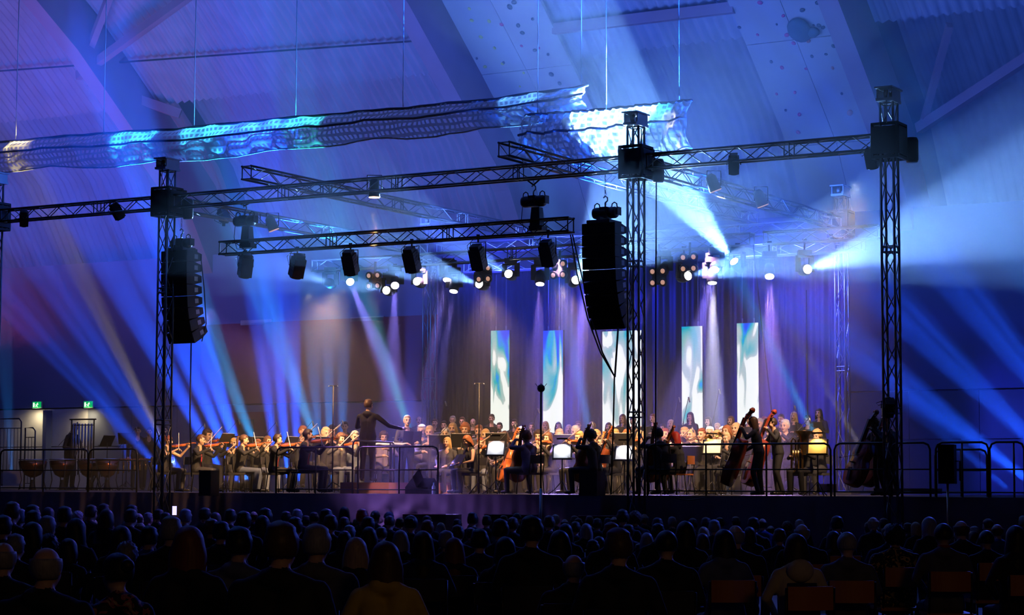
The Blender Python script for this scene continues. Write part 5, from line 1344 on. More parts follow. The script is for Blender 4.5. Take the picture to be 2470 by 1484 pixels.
# railings
def railing(a, b, label, t=None, mid=True, z0=DECK, H=.98, posts=(0, 1), curve=(True, True), ext=0):
    """a, b: (px, t) of the two ends"""
    A = S(*a, z0); B = S(*b, z0); d = B - A; L = d.length; root = empty('railing', A, math.atan2(d.y, d.x), label, 'railing', 'stage railings')
    rr = .12; P = []
    if curve[0]: P += [(0, 0, 0), (0, 0, H - rr), (rr * .3, 0, H - rr * .3), (rr, 0, H)]
    else: P += [(0, 0, H)]
    if curve[1]: P += [(L - rr, 0, H), (L - rr * .3, 0, H - rr * .3), (L, 0, H - rr), (L, 0, 0)]
    else: P += [(L, 0, H)]
    tube_obj('frame', P, .020, m_rail, root, 8)
    for z in ((.5,) if mid else ()): tube_obj('middle_bar', [(0, 0, z), (L, 0, z)], .015, m_rail, root)
    tube_obj('kick_bar', [(0, 0, .09), (L, 0, .09)], .015, m_rail, root)
    for f in posts: tube_obj('post', [(L * f, 0, 0), (L * f, 0, H - .01)], .018, m_rail, root)
m_rail = mat('rail_steel', (.045, .045, .05), .3, .7)
def sx(px, t): return st_of(at_t(px, 1150, t))[0]
for x0, x1, t, lb, ps in [(666, 850, .68, 'railing before the tall violinist', (.52,)), (863, 1056, .68, 'railing right of the podium post, before the tenor', (.52,)), (0, 212, .9, 'long railing at the far left before the kettledrums', (.5,)), (214, 330, .9, 'railing before the marimba', ()),
                          (1561, 2003, .68, 'long railing before the basses and trombones', (.33, .66)), (2012, 2145, .68, 'railing before the rightmost bass', ()), (2150, 2243, .68, 'short railing right of the right tower', ()), (2257, 2384, .68, 'railing behind the pole speaker', (.5,)), (2387, 2470, .68, 'railing at the right edge', (.7,))]:
    railing((sx(x0, t), t), (sx(x1, t), t), lb, posts=ps)
railing((sx(850, .68), .68), (sx(950, 2.9), 2.9), 'safety rail around the conductor podium', posts=(.9,), H=1.12)
railing((sx(2255, 3.2), 3.2), (sx(2380, 3.2), 3.2), 'second railing deeper on the right wing', H=.9, posts=(.5,))
railing((sx(405, 1.2), 3.2), (sx(475, 1.2), 3.2), 'small raised rail above the leftmost violins', H=1.3, mid=True)
# pole microphone with ball, in front of the stage
c = at_t(1305, 937, -1.2); r = empty('ball_microphone_pole', (c.x, c.y, 0), 0, 'tall pole with a dark ball microphone in front of the stage', 'microphone'); H = c.z
tube_obj('pole', [(0, 0, .02), (0, 0, H * .45)], .028, m_alu, r, 8); tube_obj('upper_tube', [(0, 0, H * .45), (0, 0, H - .05)], .018, m_blk, r, 8)
mb = MB().ball((0, 0, H), .075, 14, 10); mb.build('ball_head', m_blk, r)
for k in range(4): a = k * 1.57; tube_obj('spike_capsule', [(.06 * math.cos(a), .06 * math.sin(a), H + .03), (.11 * math.cos(a), .11 * math.sin(a), H + .09)], .006, m_blk, r)
for k in range(3): a = k * 2.094 + .3; tube_obj('leg', [(0, 0, .5), (.45 * math.cos(a), .45 * math.sin(a), .02)], .014, m_blk, r)
# loudspeaker on a pole at the right
c = at_t(2285, 1120, -1.4); r = empty('pole_loudspeaker', (c.x, c.y, 0), R(-20), 'black loudspeaker on a bright pole in front of the right wing', 'speaker')
MB().box((0, 0, c.z), (.27, .30, .66)).build('cabinet', m_spk, r); MB().box((0, -.155, c.z), (.25, .012, .62)).build('grille', m_grl, r); tube_obj('pole', [(0, 0, .02), (0, 0, c.z - .32)], .02, mat('pole_steel', (.7, .6, .4), .3, .9), r, 8); tube_obj('bracket', [(.13, 0, c.z + .05), (.21, 0, c.z + .05), (.21, 0, c.z - .28)], .015, m_blk, r)
for k in range(3): a = k * 2.094 + .3; tube_obj('leg', [(0, 0, .5), (.45 * math.cos(a), .45 * math.sin(a), .02)], .014, m_blk, r)
# monitor wedges and boxes
def boxthing(px0, px1, y0, y1, t, dep, label, name='equipment_case', m=None, cat='box'):
    a = at_t(px0, y1, t); b = at_t(px1, y0, t); w = (at_t(px1, y1, t) - a).length; H = b.z - a.z; c = (a + at_t(px1, y1, t)) / 2
    base = max(a.z, DECK + .003) if t > DT0 + dep / 2 else max(0.003, a.z); H = b.z - base
    r = empty(name, (c.x, c.y, base), STAGE_ROT, label, cat); MB().box((0, 0, H / 2), (w, dep, H)).build('body', m or m_blk, r)
    mb = MB()
    for sx_ in (-1, 1):
        for zz in (.02, H - .02): mb.box((sx_ * (w / 2 - .02), -dep / 2 - .004, zz), (.05, .012, .05))
    o = mb.build('corner_guards', m_dark, r); o['kind'] = 'stuff'
    return r
boxthing(1407, 1450, 1136, 1196, .05, .35, 'tall black subwoofer box standing before the dark curly cellist', 'subwoofer', cat='speaker')
boxthing(490, 518, 1135, 1196, .15, .3, 'dark box with pale edge beneath the leftmost red-tied violinist')
boxthing(2120, 2262, 1179, 1191, 1.6, .5, 'long low flight case with small brass fittings right of the tower', m=mat('case_brown', (.25, .12, .09), .5))
boxthing(1980, 2010, 1168, 1188, 2.2, .4, 'small pale case beside the right railing gap', m=CL['lilac'])
boxthing(0, 30, 1135, 1172, 9.5, .8, 'pale crate at the far left edge of the stage', m=mat('crate_pale', (.4, .38, .38), .7))
c = on_deck(1018, 1.3); r = empty('monitor_wedge', c, R(150), 'wedge-shaped stage monitor right of the podium', 'speaker')
mb = MB(); pr = [(-.2, 0), (.22, 0), (.22, .14), (-.04, .33), (-.2, .2)]; vs = [(x, p[0], p[1]) for x in (-.28, .28) for p in pr]; mb.add(vs, [(4, 3, 2, 1, 0), (5, 6, 7, 8, 9)] + [(i, (i + 1) % 5, 5 + (i + 1) % 5, 5 + i) for i in range(5)]); mb.build('cabinet', mat('wedge_black', (.010, .010, .011), .95, spec=.0), r)
mb = MB(); mb.bar((0, .225 - .26 * .02, .15), (0, -.03, .335), .5, .012, up=(1, 0, 0)); mb.build('grille', MATS['wedge_black'], r)
c = on_deck(1046, 1.1); r = empty('water_bottle', c, 0, 'clear water bottle beside the stage monitor', 'bottle'); MB().lathe([(.035, 0), (.037, .02), (.037, .15), (.014, .2), (.014, .22)], 12).build('bottle_body', mat('bottle_plastic', (.5, .75, .8), .1, alpha=None), r); MB().lathe([(.016, .22), (.016, .24)], 10).build('bottle_cap', mat('cap_teal', (.1, .5, .5), .4), r)
# microphones on booms
def mic(px, ytop, t, label, boom=(.35, .2), clampz=None):
    c = at_t(px, ytop, t); g = Vector((c.x, c.y, DECK)); H = max(1.1, c.z - DECK); r = empty('boom_microphone', g, 0, label, 'microphone', 'microphones on boom stands')
    tube_obj('pole', [(0, 0, .05), (0, 0, H * .75)], .010, m_blk, r)
    for k in range(3): a = k * 2.094; tube_obj('leg', [(0, 0, .18), (.3 * math.cos(a), .3 * math.sin(a), .012)], .008, m_blk, r)
    bx = boom[0]; tube_obj('boom_arm', [(-bx * .5, 0, H * .75 - (H * .25) * .4), (0, 0, H * .75), (bx, 0, H)], .007, m_blk, r)
    tube_obj('capsule', [(bx, 0, H), (bx + .03, 0, H - .12)], .017, m_alu, r, 8)
MIC = [(458, 1022, 4.5, 'boom microphone above the leftmost violins'), (540, 1012, 4.2, 'tall boom microphone left of the first dark doorway'), (632, 1018, 5.5, 'boom microphone over the jeans-wearing violinist'), (718, 1016, 4.6, 'boom microphone over the red-tied violinists'), (790, 1014, 4.8, 'boom microphone left of the conductor'),
       (1062, 968, 7.0, 'thin tall boom microphone over the flutes'), (1040, 1030, 3.2, 'low microphone in front of the tenor'), (1204, 1022, 4.0, 'microphone over the middle clarinets'), (1285, 985, 7.0, 'slim boom microphone between the two left screens'), (1390, 1018, 4.5, 'microphone over the violas'),
       (1625, 958, 7.4, 'slanting boom microphone left of the fourth screen'), (1648, 958, 7.6, 'thin boom microphone before the fourth screen'), (1722, 938, 7.4, 'tall boom microphone between the two right screens'), (1903, 978, 6.8, 'boom microphone beside the second bass scroll'), (1630, 1030, 4.6, 'microphone above the red haired cellist'), (1910, 1008, 3.4, 'thin straight microphone stand right of the basses'), (298, 1030, 8.4, 'microphone over the marimba'), (157, 1018, 9.2, 'microphone left of the balding percussionist')]
for x, y, t, lb in MIC: mic(x, y, t, lb, boom=(.12 if y < 990 else .35, 0))
for x, y, lb in [(804, 931, 'tall thin stand with a crossbar pair of microphones left of the conductor'), (1156, 925, 'tall thin stand with a crossbar pair of microphones left of the first screen')]:
    c = at_t(x, y, 1.5); r = empty('stereo_microphone_stand', (c.x, c.y, DECK), 0, lb, 'microphone'); H = c.z - DECK
    tube_obj('pole', [(0, 0, .03), (0, 0, H)], .014, m_blk, r); tube_obj('crossbar', [(-.09, 0, H), (.09, 0, H)], .010, m_blk, r)
    for k in range(3): a = k * 2.094; tube_obj('leg', [(0, 0, .25), (.4 * math.cos(a), .4 * math.sin(a), .012)], .01, m_blk, r)
    for k in (-1, 1): tube_obj('capsule', [(k * .09, 0, H), (k * .1, -.1, H - .02)], .012, m_alu, r)
# percussion: kettledrums, tubular bells, marimba
m_cop = mat('kettle_copper', (.45, .16, .08), .25, .9)
for i, (x, t, R_, lb) in enumerate([(78, 8.2, .38, 'largest kettledrum at the far left'), (150, 8.0, .35, 'second kettledrum from the left'), (215, 7.8, .33, 'third kettledrum, below the tubular bells'), (258, 7.6, .30, 'smallest kettledrum beside the marimba')]):
    r = empty('kettledrum', on_deck(x, t), 0, lb, 'drum', 'kettledrums'); zt = .86
    MB().lathe([(.06, zt - .5), (R_ * .6, zt - .42), (R_ * .92, zt - .2), (R_, zt - .03)], 24).build('copper_bowl', m_cop, r); MB().lathe([(R_ - .01, zt + .004), (.01, zt + .006)], 24).build('drum_skin', mat('drum_skin', (.75, .72, .65), .6), r)
    MB().tube([(R_ * 1.03 * math.cos(a * .2618), R_ * 1.03 * math.sin(a * .2618), zt) for a in range(24)], .014, 6, closed=True).build('hoop', m_silver, r)
    for k in range(4): a = k * 1.5708 + .4; tube_obj('leg', [(R_ * 1.03 * math.cos(a), R_ * 1.03 * math.sin(a), zt - .05), (R_ * .8 * math.cos(a), R_ * .8 * math.sin(a), .3), (R_ * 1.0 * math.cos(a), R_ * 1.0 * math.sin(a), .02)], .014, m_blk, r)
    MB().lathe([(.1, .02), (.1, .06), (.04, .3)], 12).build('pedal_base', m_blk, r)
c = at_t(200, 1012, 8.6); r = empty('tubular_bells', (c.x, c.y, DECK), R(-20), 'rack of tubular bells behind the balding percussionist', 'bells'); H = c.z - DECK
for sg in (-1, 1): tube_obj('side_post', [(sg * .36, 0, .03), (sg * .36, 0, H - .02), (sg * .42, 0, H)], .022, m_blk, r); tube_obj('foot', [(sg * .36, -.25, .03), (sg * .36, .25, .03)], .02, m_blk, r)
tube_obj('top_bar', [(-.42, 0, H), (.42, 0, H)], .024, m_blk, r); tube_obj('lower_bar', [(-.36, 0, H - .16), (.36, 0, H - .16)], .016, m_blk, r)
for k in range(13): x = -.30 + .05 * k; tube_obj('bell_tube', [(x, .03 * (k % 2), H - .12), (x, .03 * (k % 2), .35 + .03 * k)], .017, m_silver, r)
c = at_t(300, 1094, 8.0); r = empty('marimba', (c.x, c.y, DECK), R(-28), 'long marimba with reddish wooden bars left of the tower', 'marimba'); H = .86
for k in range(22): L_ = .42 - .009 * k; MB().box((-1.0 + k * .093, 0, H), (.075, L_, .02)).build('tone_bar', mat('rosewood', (.42, .13, .07), .4), r)
for sg in (-1, 1):
    tube_obj('side_rail', [(-1.08, sg * .2, H - .03), (1.05, sg * .1, H - .03)], .018, m_blk, r); tube_obj('leg', [(sg * 1.0, -.22, .02), (sg * .9, .2, H - .05)], .018, m_blk, r); tube_obj('leg', [(sg * 1.0, .22, .02), (sg * .9, -.2, H - .05)], .018, m_blk, r)
for k in range(11): tube_obj('resonator', [(-.95 + k * .186, 0, H - .06), (-.95 + k * .186, 0, H - .5 + .025 * k)], .028, m_brass, r, 8)
# exit signs and a doorway
m_green = mat('sign_green', (.0, .5, .12), .4, emit=(.0, .55, .12), es=1.1, var=0); m_signw = mat('sign_white', (.9, 1, .9), .4, emit=(.9, 1, .85), es=1.6, var=0)
for x, y, lb in [(89, 977, 'left green emergency exit sign with white running figure'), (213, 976, 'right green emergency exit sign with white running figure')]:
    p = at_t(x, y, TW - .25); r = empty('exit_sign', p, STAGE_ROT, lb, 'sign', 'green exit signs'); w, h = .40, .22
    MB().box((0, .03, 0), (w + .03, .06, h + .03)).build('sign_box', mat('sign_case', (.6, .6, .6), .5), r); MB().box((0, -.004, 0), (w, .008, h)).build('green_panel', m_green, r)
    g_ = MB(); e = -.012
    g_.ball((.045, e, .065), (.018, .004, .018), 8, 6).bar((.04, e, .04), (.005, e, -.02), .034, .004, up=(0, 1, 0)).bar((.005, e, -.02), (.04, e, -.085), .022, .004, up=(0, 1, 0)).bar((.005, e, -.02), (-.06, e, -.07), .02, .004, up=(0, 1, 0)).bar((.04, e, .04), (.085, e, .005), .016, .004, up=(0, 1, 0)).bar((.035, e, .04), (-.02, e, .03), .016, .004, up=(0, 1, 0))
    g_.build('running_figure', m_signw, r); MB().box((-.135, e, 0), (.07, .004, .16)).build('door_symbol', m_signw, r)
    MB().bar((-.02, e, 0), (-.085, e, 0), .02, .004, up=(0, 1, 0)).build('arrow_symbol', m_signw, r)
    spot(p + Vector((-.05, -.2, -.15)), p + Vector((0, .4, -1.6)), 150, (1, .82, .5), 60, blend=.9, size=.2, name='door_light')
# steps in front of the stage, edges catching the light
for x0, x1, y, lb in [(971, 1075, 1240, 'dark step with pale edge in front of the podium swag'), (1168, 1262, 1241, 'dark step with pale edge right of the ball microphone'), (1396, 1484, 1244, 'dark step with pale edge below the subwoofer')]:
    a = at_t(x0, y, -.6); b = at_t(x1, y, -.6); r = empty('stage_step', (a.x, a.y, 0), math.atan2(b.y - a.y, b.x - a.x), lb, 'step'); L_ = (Vector((b.x, b.y, 0)) - Vector((a.x, a.y, 0))).length
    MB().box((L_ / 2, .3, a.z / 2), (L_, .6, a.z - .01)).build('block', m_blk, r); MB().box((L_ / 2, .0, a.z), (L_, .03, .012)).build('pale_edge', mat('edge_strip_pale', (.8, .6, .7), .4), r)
# cables hanging from the short lighting truss to the deck
def cable(pts, r, label): o = MB().tube(pts, r, 5).build('hanging_cable', m_blk); tag(o, label, 'cable')
for k, dx in ((0, 0), (1, 10)):
    cable([at_t(1376 + dx * .5, 566, .15), at_t(1392 + dx, 660, .1), at_t(1418 + dx, 770, .1), at_t(1448 + dx * .5, 850, .1), at_t(1482, 908, .1), at_t(1480, 1000, .1), at_t(1474, 1190, .35)], .016, 'thick hanging cable sagging %s from the short truss to the deck' % ('left' if not k else 'right'))
cable([at_t(1491, 790, .1), at_t(1483, 910, .1)], .02, 'cable hanging from the right line array'); cable([at_t(461, 826, .35), at_t(458, 1000, .35), at_t(462, 1150, .6)], .016, 'cable hanging from the left line array')
cable([at_t(1583, 425, .3), at_t(1582, 700, .3), at_t(1581, 1180, .62)], .014, 'straight cable right of the middle tower'); cable([at_t(1817, 590, 7), at_t(1828, 700, 7), at_t(1845, 850, 7), at_t(1862, 1000, 7)], .016, 'slanting cable right of the rightmost screen')
cable([at_t(1945, 700, 9), at_t(1947, 900, 9), at_t(1948, 1010, 9)], .014, 'thin straight cable before the right part of the drape')
cable([at_t(1622, 1197, .40), at_t(1640, 1204, .38), at_t(1662, 1207, .38), at_t(1690, 1203, .38), at_t(1712, 1198, .40)], .012, 'pale cable sagging over the stage skirt')
# crowd barrier panels at the far left
m_bar = mat('barrier_steel', (.10, .12, .16), .4, .7)
for x0, x1, y0, lb in [(-10, 48, 1010, 'tall barred barrier at the left edge'), (58, 82, 1032, 'lower barred barrier piece behind the kettledrums')]:
    a, b = at_t(x0, 1170, 13), at_t(x1, 1170, 13); zt = at_t(x1, y0, 13).z; r = empty('barrier', (a.x, a.y, DECK), math.atan2(b.y - a.y, b.x - a.x), lb, 'barrier'); L_ = (b - a).length; H = zt - DECK
    tube_obj('frame', [(0, 0, .02), (0, 0, H), (L_ - .1, 0, H), (L_, 0, H - .1), (L_, 0, .02)], .025, m_bar, r); tube_obj('middle_bar', [(0, 0, H - .3), (L_, 0, H - .3)], .015, m_bar, r); tube_obj('lower_bar', [(0, 0, .2), (L_, 0, .2)], .015, m_bar, r)
    n = int(L_ / .13)
    for k in range(1, n): tube_obj('bar', [(L_ * k / n, 0, .2), (L_ * k / n, 0, H - .3)], .009, m_bar, r, 5)

# ------------------------------------------------------------------ the audience, seen from behind
# (x of head, y of crown, width of head with hair in pixels, hair style, hair colour, clothing)
AU = """30,1213,38,short,brown,black 49,1230,34,short,grey,black 79,1220,34,short,dark,black 117,1224,34,bob,dark,black 156,1224,38,short,dark,black 81,1234,40,short,dark,black 20,1234,34,bun,dark,black 8,1246,46,short,dark,black
79,1259,56,bob,black,black 115,1247,46,short,grey,black 146,1244,30,bald,grey,navy 188,1235,30,curly,grey,black 184,1250,54,long,black,black 220,1220,30,short,brown,black 251,1217,28,short,dark,black 257,1228,40,bob,dark,black 223,1252,34,bob,blond,black
293,1268,60,long,dark,black 316,1230,34,short,brown,black 334,1236,28,bald,brown,black 318,1220,30,short,dark,black 358,1238,26,short,grey,black 360,1272,48,short,black,blue 308,1258,32,short,grey,black 340,1260,30,bald,brown,black
383,1230,28,short,dark,black 400,1238,30,short,dark,black 413,1249,54,short,grey,black 448,1230,32,short,grey,black 492,1228,28,short,brown,black 455,1268,86,bob,auburn,black 112,1313,84,bald,grey,black 8,1302,70,bald,grey,black 38,1291,52,short,grey,black
118,1291,54,curly,dark,black 165,1299,58,bob,dark,black 45,1370,50,curly,fair,green 307,1310,64,curly,grey,navy 285,1334,82,bun,black,brown 520,1236,34,bob,brown,black 495,1227,30,short,dark,black 556,1230,30,short,dark,black 588,1236,38,short,dark,black
612,1232,24,bald,brown,black 640,1228,36,short,dark,black 633,1243,44,long,black,black 534,1260,46,short,black,black 510,1254,40,short,brown,black 577,1275,66,short,black,greyblue 545,1287,50,bob,grey,navy 679,1263,82,short,brown,black 712,1266,40,curly,blond,black
690,1235,28,short,dark,black 717,1230,28,short,grey,black 712,1250,40,short,dark,black 738,1245,26,short,dark,black 758,1237,24,short,dark,black 787,1230,34,short,dark,black 797,1244,40,short,brown,black 831,1222,30,long,black,black 831,1249,30,short,brown,black
861,1253,26,short,dark,black 874,1230,32,short,red,black 843,1269,36,short,grey,black 888,1249,38,short,dark,black 764,1269,72,short,grey,grey 831,1281,46,bob,dark,black 859,1296,68,bob,fair,black 890,1271,48,bob,dark,black 905,1232,26,pony,dark,black
938,1235,28,cap,greyblue,black 940,1244,30,crop,brown,black 964,1251,22,short,dark,black 991,1243,36,bun,dark,black 1030,1246,28,short,dark,black 1031,1257,36,short,auburn,black 1063,1261,30,bob,grey,black 921,1273,32,short,brown,black 942,1268,26,short,dark,black
966,1279,50,bob,grey,black 1020,1281,62,long,dark,navy 1077,1283,46,short,grey,black 1096,1297,62,long,auburn,black 930,1305,86,bob,brown,yellow 1103,1255,28,short,dark,black 1140,1238,30,short,dark,black 1138,1263,34,bob,black,black 1104,1269,38,short,brown,black
1136,1275,32,short,dark,black 1174,1245,28,short,dark,black 1215,1245,26,short,dark,black 1207,1255,44,short,dark,black 1237,1250,32,short,brown,black 1247,1238,24,cap,black,black 1157,1279,52,short,black,navy 1219,1295,64,long,dark,black 1282,1248,56,short,black,black
1325,1246,32,short,brown,black 1340,1243,24,short,grey,black 1362,1253,24,bald,brown,black 1386,1246,26,short,dark,black 1395,1252,26,short,dark,black 1422,1247,24,short,dark,black 1441,1252,28,short,dark,black 1467,1251,26,short,dark,black 1481,1245,24,bald,brown,black
1502,1231,32,short,dark,black 1532,1235,36,curly,brown,black 1554,1238,24,bald,grey,black 1325,1267,34,curly,dark,black 1364,1263,44,bob,dark,black 1388,1260,32,short,dark,black 1414,1263,38,bob,grey,black 1475,1263,46,short,auburn,black 1516,1267,34,short,dark,black
1350,1279,62,bob,black,black 1430,1304,38,short,dark,black 1445,1294,42,long,dark,black 1492,1278,70,short,brown,black 1384,1333,64,bald,grey,black 1544,1313,36,short,dark,navy 1560,1285,42,bob,grey,black 1586,1251,32,short,dark,black 1587,1265,38,short,black,black
1621,1251,26,short,grey,black 1653,1257,54,bob,black,black 1607,1279,58,crop,black,black 1671,1252,28,short,dark,black 1703,1250,30,short,dark,black 1723,1256,34,short,grey,black 1736,1250,24,short,dark,black 1697,1271,36,bob,fair,black 1695,1287,42,bob,brown,black
1746,1277,62,bob,black,greyblue 1774,1263,48,bald,grey,black 1775,1248,26,short,dark,black 1817,1250,34,short,dark,black 1839,1249,28,bald,dark,blue 1859,1267,24,bald,brown,black 1808,1271,40,long,dark,black 1899,1259,30,curly,brown,black 1928,1255,28,short,white,black
1934,1261,42,bald,grey,black 1880,1277,38,short,brown,black 1920,1287,66,bob,dark,cream 2019,1247,34,short,black,black 2017,1265,40,curly,dark,black 2010,1281,46,long,dark,black 2043,1283,52,crop,grey,grey 2106,1245,30,bald,fair,black 2096,1261,30,short,dark,black
2112,1270,24,pony,brown,navy 2132,1252,28,short,dark,black 2146,1259,42,bald,brown,navy 2158,1268,56,curly,black,black 2190,1263,28,short,dark,black 2209,1261,34,long,blond,black 2241,1247,42,bob,grey,black 2237,1275,40,long,dark,black 2275,1262,46,crop,black,grey
2318,1253,40,bald,brown,black 2314,1283,34,short,dark,black 2350,1271,26,short,grey,black 2348,1281,32,long,brown,black 2383,1251,30,crop,brown,black 2379,1279,42,crop,black,black 2405,1262,34,bald,brown,blue 2450,1268,58,long,black,black 2468,1246,26,short,grey,black"""
AU = [a.split(',') for a in AU.split()]
AU = [(float(a[0]), float(a[1]), float(a[2]), a[3], a[4], a[5]) for a in AU]
WD = {'short': .185, 'bald': .175, 'crop': .18, 'bob': .215, 'long': .215, 'bun': .18, 'pony': .18, 'curly': .225, 'cap': .185}
taken = []
rows = []
for a in sorted(AU, key=lambda a: -a[2]):
    D = min(35.5, max(10.6, F * WD[a[3]] / a[2]))
    best = None
    for k in range(60):
        Dk = D + (k // 2 + 1) * .18 * (1 if k % 2 else -1) if k else D
        if not 10.4 < Dk < 36.3: continue
        p = at_d(a[0], a[1], Dk)
        tt = st_of(p)[1]
        if tt > -1.3: continue
        ok = all((abs(p.x - q[0]) > .50 or abs(p.y - q[1]) > .62) for q in taken)
        if ok: best = p; break
    if best is None: best = at_d(a[0], a[1], D)
    taken.append((best.x, best.y)); rows.append((a, best))
HN = {'short': 'short', 'bald': 'balding', 'crop': 'close-cropped', 'bob': 'chin-length', 'long': 'long', 'bun': 'pinned-up', 'pony': 'ponytailed', 'curly': 'curly', 'cap': 'capped'}
def side(x): return 'far left' if x < 350 else 'left' if x < 800 else 'middle left' if x < 1150 else 'middle' if x < 1400 else 'middle right' if x < 1700 else 'right' if x < 2080 else 'far right'
SPECIAL = {(455, 1268): 'listener with large auburn bob and bare neck in the nearest rows', (112, 1313): 'broad balding grey headed listener at the lower left', (285, 1334): 'black haired listener in dark flowered top at the lower left', (679, 1263): 'big brown haired man in black jacket in the nearest rows',
           (764, 1269): 'grey haired man in grey jacket beside the big brown haired one', (859, 1296): 'listener with pale blond bob left of the yellow cardigan', (930, 1305): 'dark bob haired woman in yellow cardigan', (577, 1275): 'black haired man in grey-blue sweater with bare neck',
           (1020, 1281): 'listener with long dark hair over one shoulder, right of the yellow cardigan', (1219, 1295): 'listener with long dark hair and both ears showing, lower middle', (1492, 1278): 'brown grey haired man in black jacket with high collar', (1384, 1333): 'balding listener sunk low between two rows',
           (1607, 1279): 'cropped black haired man with bare neck right of middle', (1746, 1277): 'black bob haired woman in grey-blue top in the nearest rows', (1920, 1287): 'dark haired listener in cream hooded jacket with navy back panel', (2043, 1283): 'close-cropped grey haired man in grey jumper',
           (2158, 1268): 'black curly haired woman in black top with gold pattern', (2275, 1262): 'cropped black haired man in grey jacket with dark red collar', (2379, 1279): 'cropped dark haired listener in black before an orange chair back', (2450, 1268): 'long black haired listener at the right edge', (1282, 1248): 'tall black haired listener towering in the middle',
           (1096, 1297): 'listener with long dark red hair', (413, 1249): 'grey haired listener lit blue left of the auburn bob', (360, 1272): 'short black haired man in blue jacket'}
from collections import Counter
lab_n = Counter()
names = []
for (a, p) in rows:
    k = (int(a[0]), int(a[1]))
    lb = SPECIAL.get(k) or '%s %s haired listener%s in the %s %s rows' % (HN[a[3]], a[4], '' if a[5] in ('black', 'brown') else ' in ' + a[5], side(a[0]), 'front' if a[2] < 30 else 'middle' if a[2] < 45 else 'near')
    names.append(lb)
tot = Counter(names); seen = Counter(); order = sorted(range(len(rows)), key=lambda i: rows[i][1].x / rows[i][1].y)
fin = {}
for i in order:
    n = names[i]
    if tot[n] > 1: fin[i] = ORD[seen[n]] + ' ' + n; seen[n] += 1
    else: fin[i] = n
rnd = random.Random(5)
m_flower = None
def pattern_mat(name, base, cols, sc, lo_):
    m = mat(name, base, .7, var=0); nt = m.node_tree; b = nt.nodes['Principled BSDF']; N = nt.nodes.new; L = nt.links.new
    tc = N('ShaderNodeTexCoord'); nz = N('ShaderNodeTexNoise'); nz.inputs['Scale'].default_value = sc; nz.inputs['Distortion'].default_value = 1.5
    cr = N('ShaderNodeValToRGB'); cr.color_ramp.interpolation = 'CONSTANT'; e = cr.color_ramp.elements; e[0].color = (*base, 1); e[1].position = lo_; e[1].color = (*cols[0], 1)
    if len(cols) > 1: q = e.new(lo_ + .07); q.color = (*cols[1], 1)
    L(tc.outputs['Object'], nz.inputs['Vector']); L(nz.outputs[0], cr.inputs[0]); L(cr.outputs[0], b.inputs['Base Color']); return m
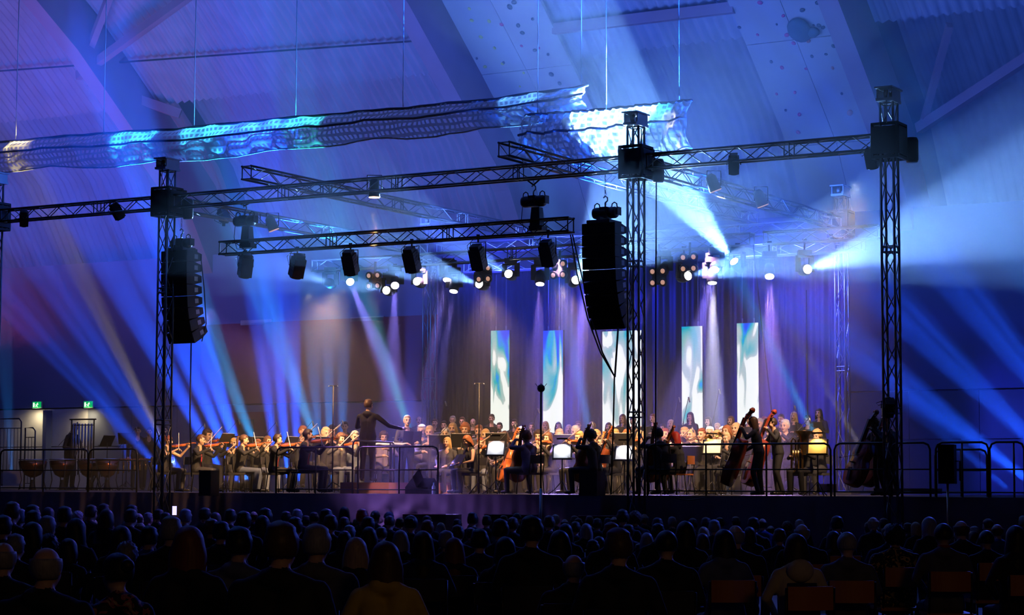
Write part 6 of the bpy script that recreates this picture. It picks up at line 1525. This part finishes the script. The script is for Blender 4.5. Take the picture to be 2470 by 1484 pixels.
for i, (a, p) in enumerate(rows):
    x, y, w, h, hc, cl = a
    f = h in ('bob', 'long', 'bun', 'pony')
    pose = 'listen_f' if f else ('listen_b' if rnd.random() < .35 and w > 30 else 'listen')
    if (int(x), int(y)) in ((679, 1263), (764, 1269), (112, 1313)): pose = 'listen_b'
    me, H, tv = get_pose(pose)
    k = min(1.15, max(.8, p.z / (tv.z + .018))); b = p.z - k * (tv.z + .018)
    tgt = S(7, 4, 0); hd = math.atan2(tgt.x - p.x, tgt.y - p.y)      # facing the stage
    ang = math.pi - hd + rnd.uniform(-.16, .16)
    if (int(x), int(y)) == (285, 1334): ang += .9
    Rm = Matrix.Rotation(ang, 3, 'Z'); off = Rm @ Vector((tv.x, tv.y, 0)) * k
    hsc = (w / F * p.y) / WD[h]; hsc = min(1.12, max(.92, hsc))
    loc = Vector((p.x - off.x, p.y - off.y, 0))
    sk = rnd.choice([0, 0, 1, 2])
    o, M, _ = person(loc, ang, pose, k, h, hc if hc in HAIR else hc, cl, 'black', fin[i], 'listeners of the seated audience', sk, rnd.randrange(3))
    if b > .02 or b < -.02:
        o.location.z = 0; o.scale = (k, k, p.z / (tv.z + .018)) if abs(b) > .02 else (k, k, k)
    if (int(x), int(y)) == (2158, 1268): setm(o, TOP, pattern_mat('gold_pattern', (.015, .013, .015), [(.75, .5, .12)], 16, .56))
    if (int(x), int(y)) == (285, 1334): setm(o, TOP, pattern_mat('flower_pattern', (.02, .015, .03), [(.45, .12, .15), (.5, .45, .3)], 11, .56))
    if (int(x), int(y)) == (1920, 1287):
        MB().box((0, .165, .80), (.30, .05, .26), taper=.8).build('navy_back_panel', CL['navy'], o)
        MB().ball((0, .12, 1.03), (.12, .07, .10), 14, 8).build('hood', CL['cream'], o)
    if (int(x), int(y)) == (2275, 1262): MB().lathe([(.075, .0), (.062, .07)], 16, M=Matrix.Translation((0, .05, 1.06)), cap=False).build('collar', CL['red'], o)
    if w > 40:
        wood = 1
        chair(Matrix.Translation((loc.x, loc.y, 0)) @ Matrix.Rotation(ang, 4, 'Z') @ Matrix.Translation((0, .10, 0)), ('orange chair under the ' if x > 1700 else 'dark chair under the ') + fin[i], 'wood' if x > 1700 else 'black', 'audience chairs')
# phone held up far left
p = at_d(421, 1232, 33); r = empty('phone', p, 0, 'lit phone screen held up among the listeners on the left', 'phone')
MB().box((0, 0, 0), (.075, .009, .15)).build('phone_case', m_blk, r); MB().box((0, -.006, 0), (.068, .003, .14)).build('phone_screen', mat('phone_screen_light', (.1, .1, .2), .2, emit=(.45, .4, 1), es=2.2, var=0), r)

# ------------------------------------------------------------------ theatrical haze filling the stage and the roof space
def haze():
    m = bpy.data.materials.new('theatrical_haze'); m.use_nodes = True
    nt = m.node_tree; nt.nodes.remove(nt.nodes['Principled BSDF'])
    vsn = nt.nodes.new('ShaderNodeVolumeScatter')
    vsn.inputs['Color'].default_value = (0.9, 0.93, 1.0, 1)
    vsn.inputs['Density'].default_value = HAZE
    vsn.inputs['Anisotropy'].default_value = 0.25
    nt.links.new(vsn.outputs[0], nt.nodes['Material Output'].inputs['Volume'])
    o = sslab(-34, 28, -1.3, 19.7, 0.3, 24.5).build('haze', m)
    tag(o, 'thin blue theatrical haze hanging over the stage and under the roof', 'haze', kind='stuff')
HAZE = 0.016
haze()
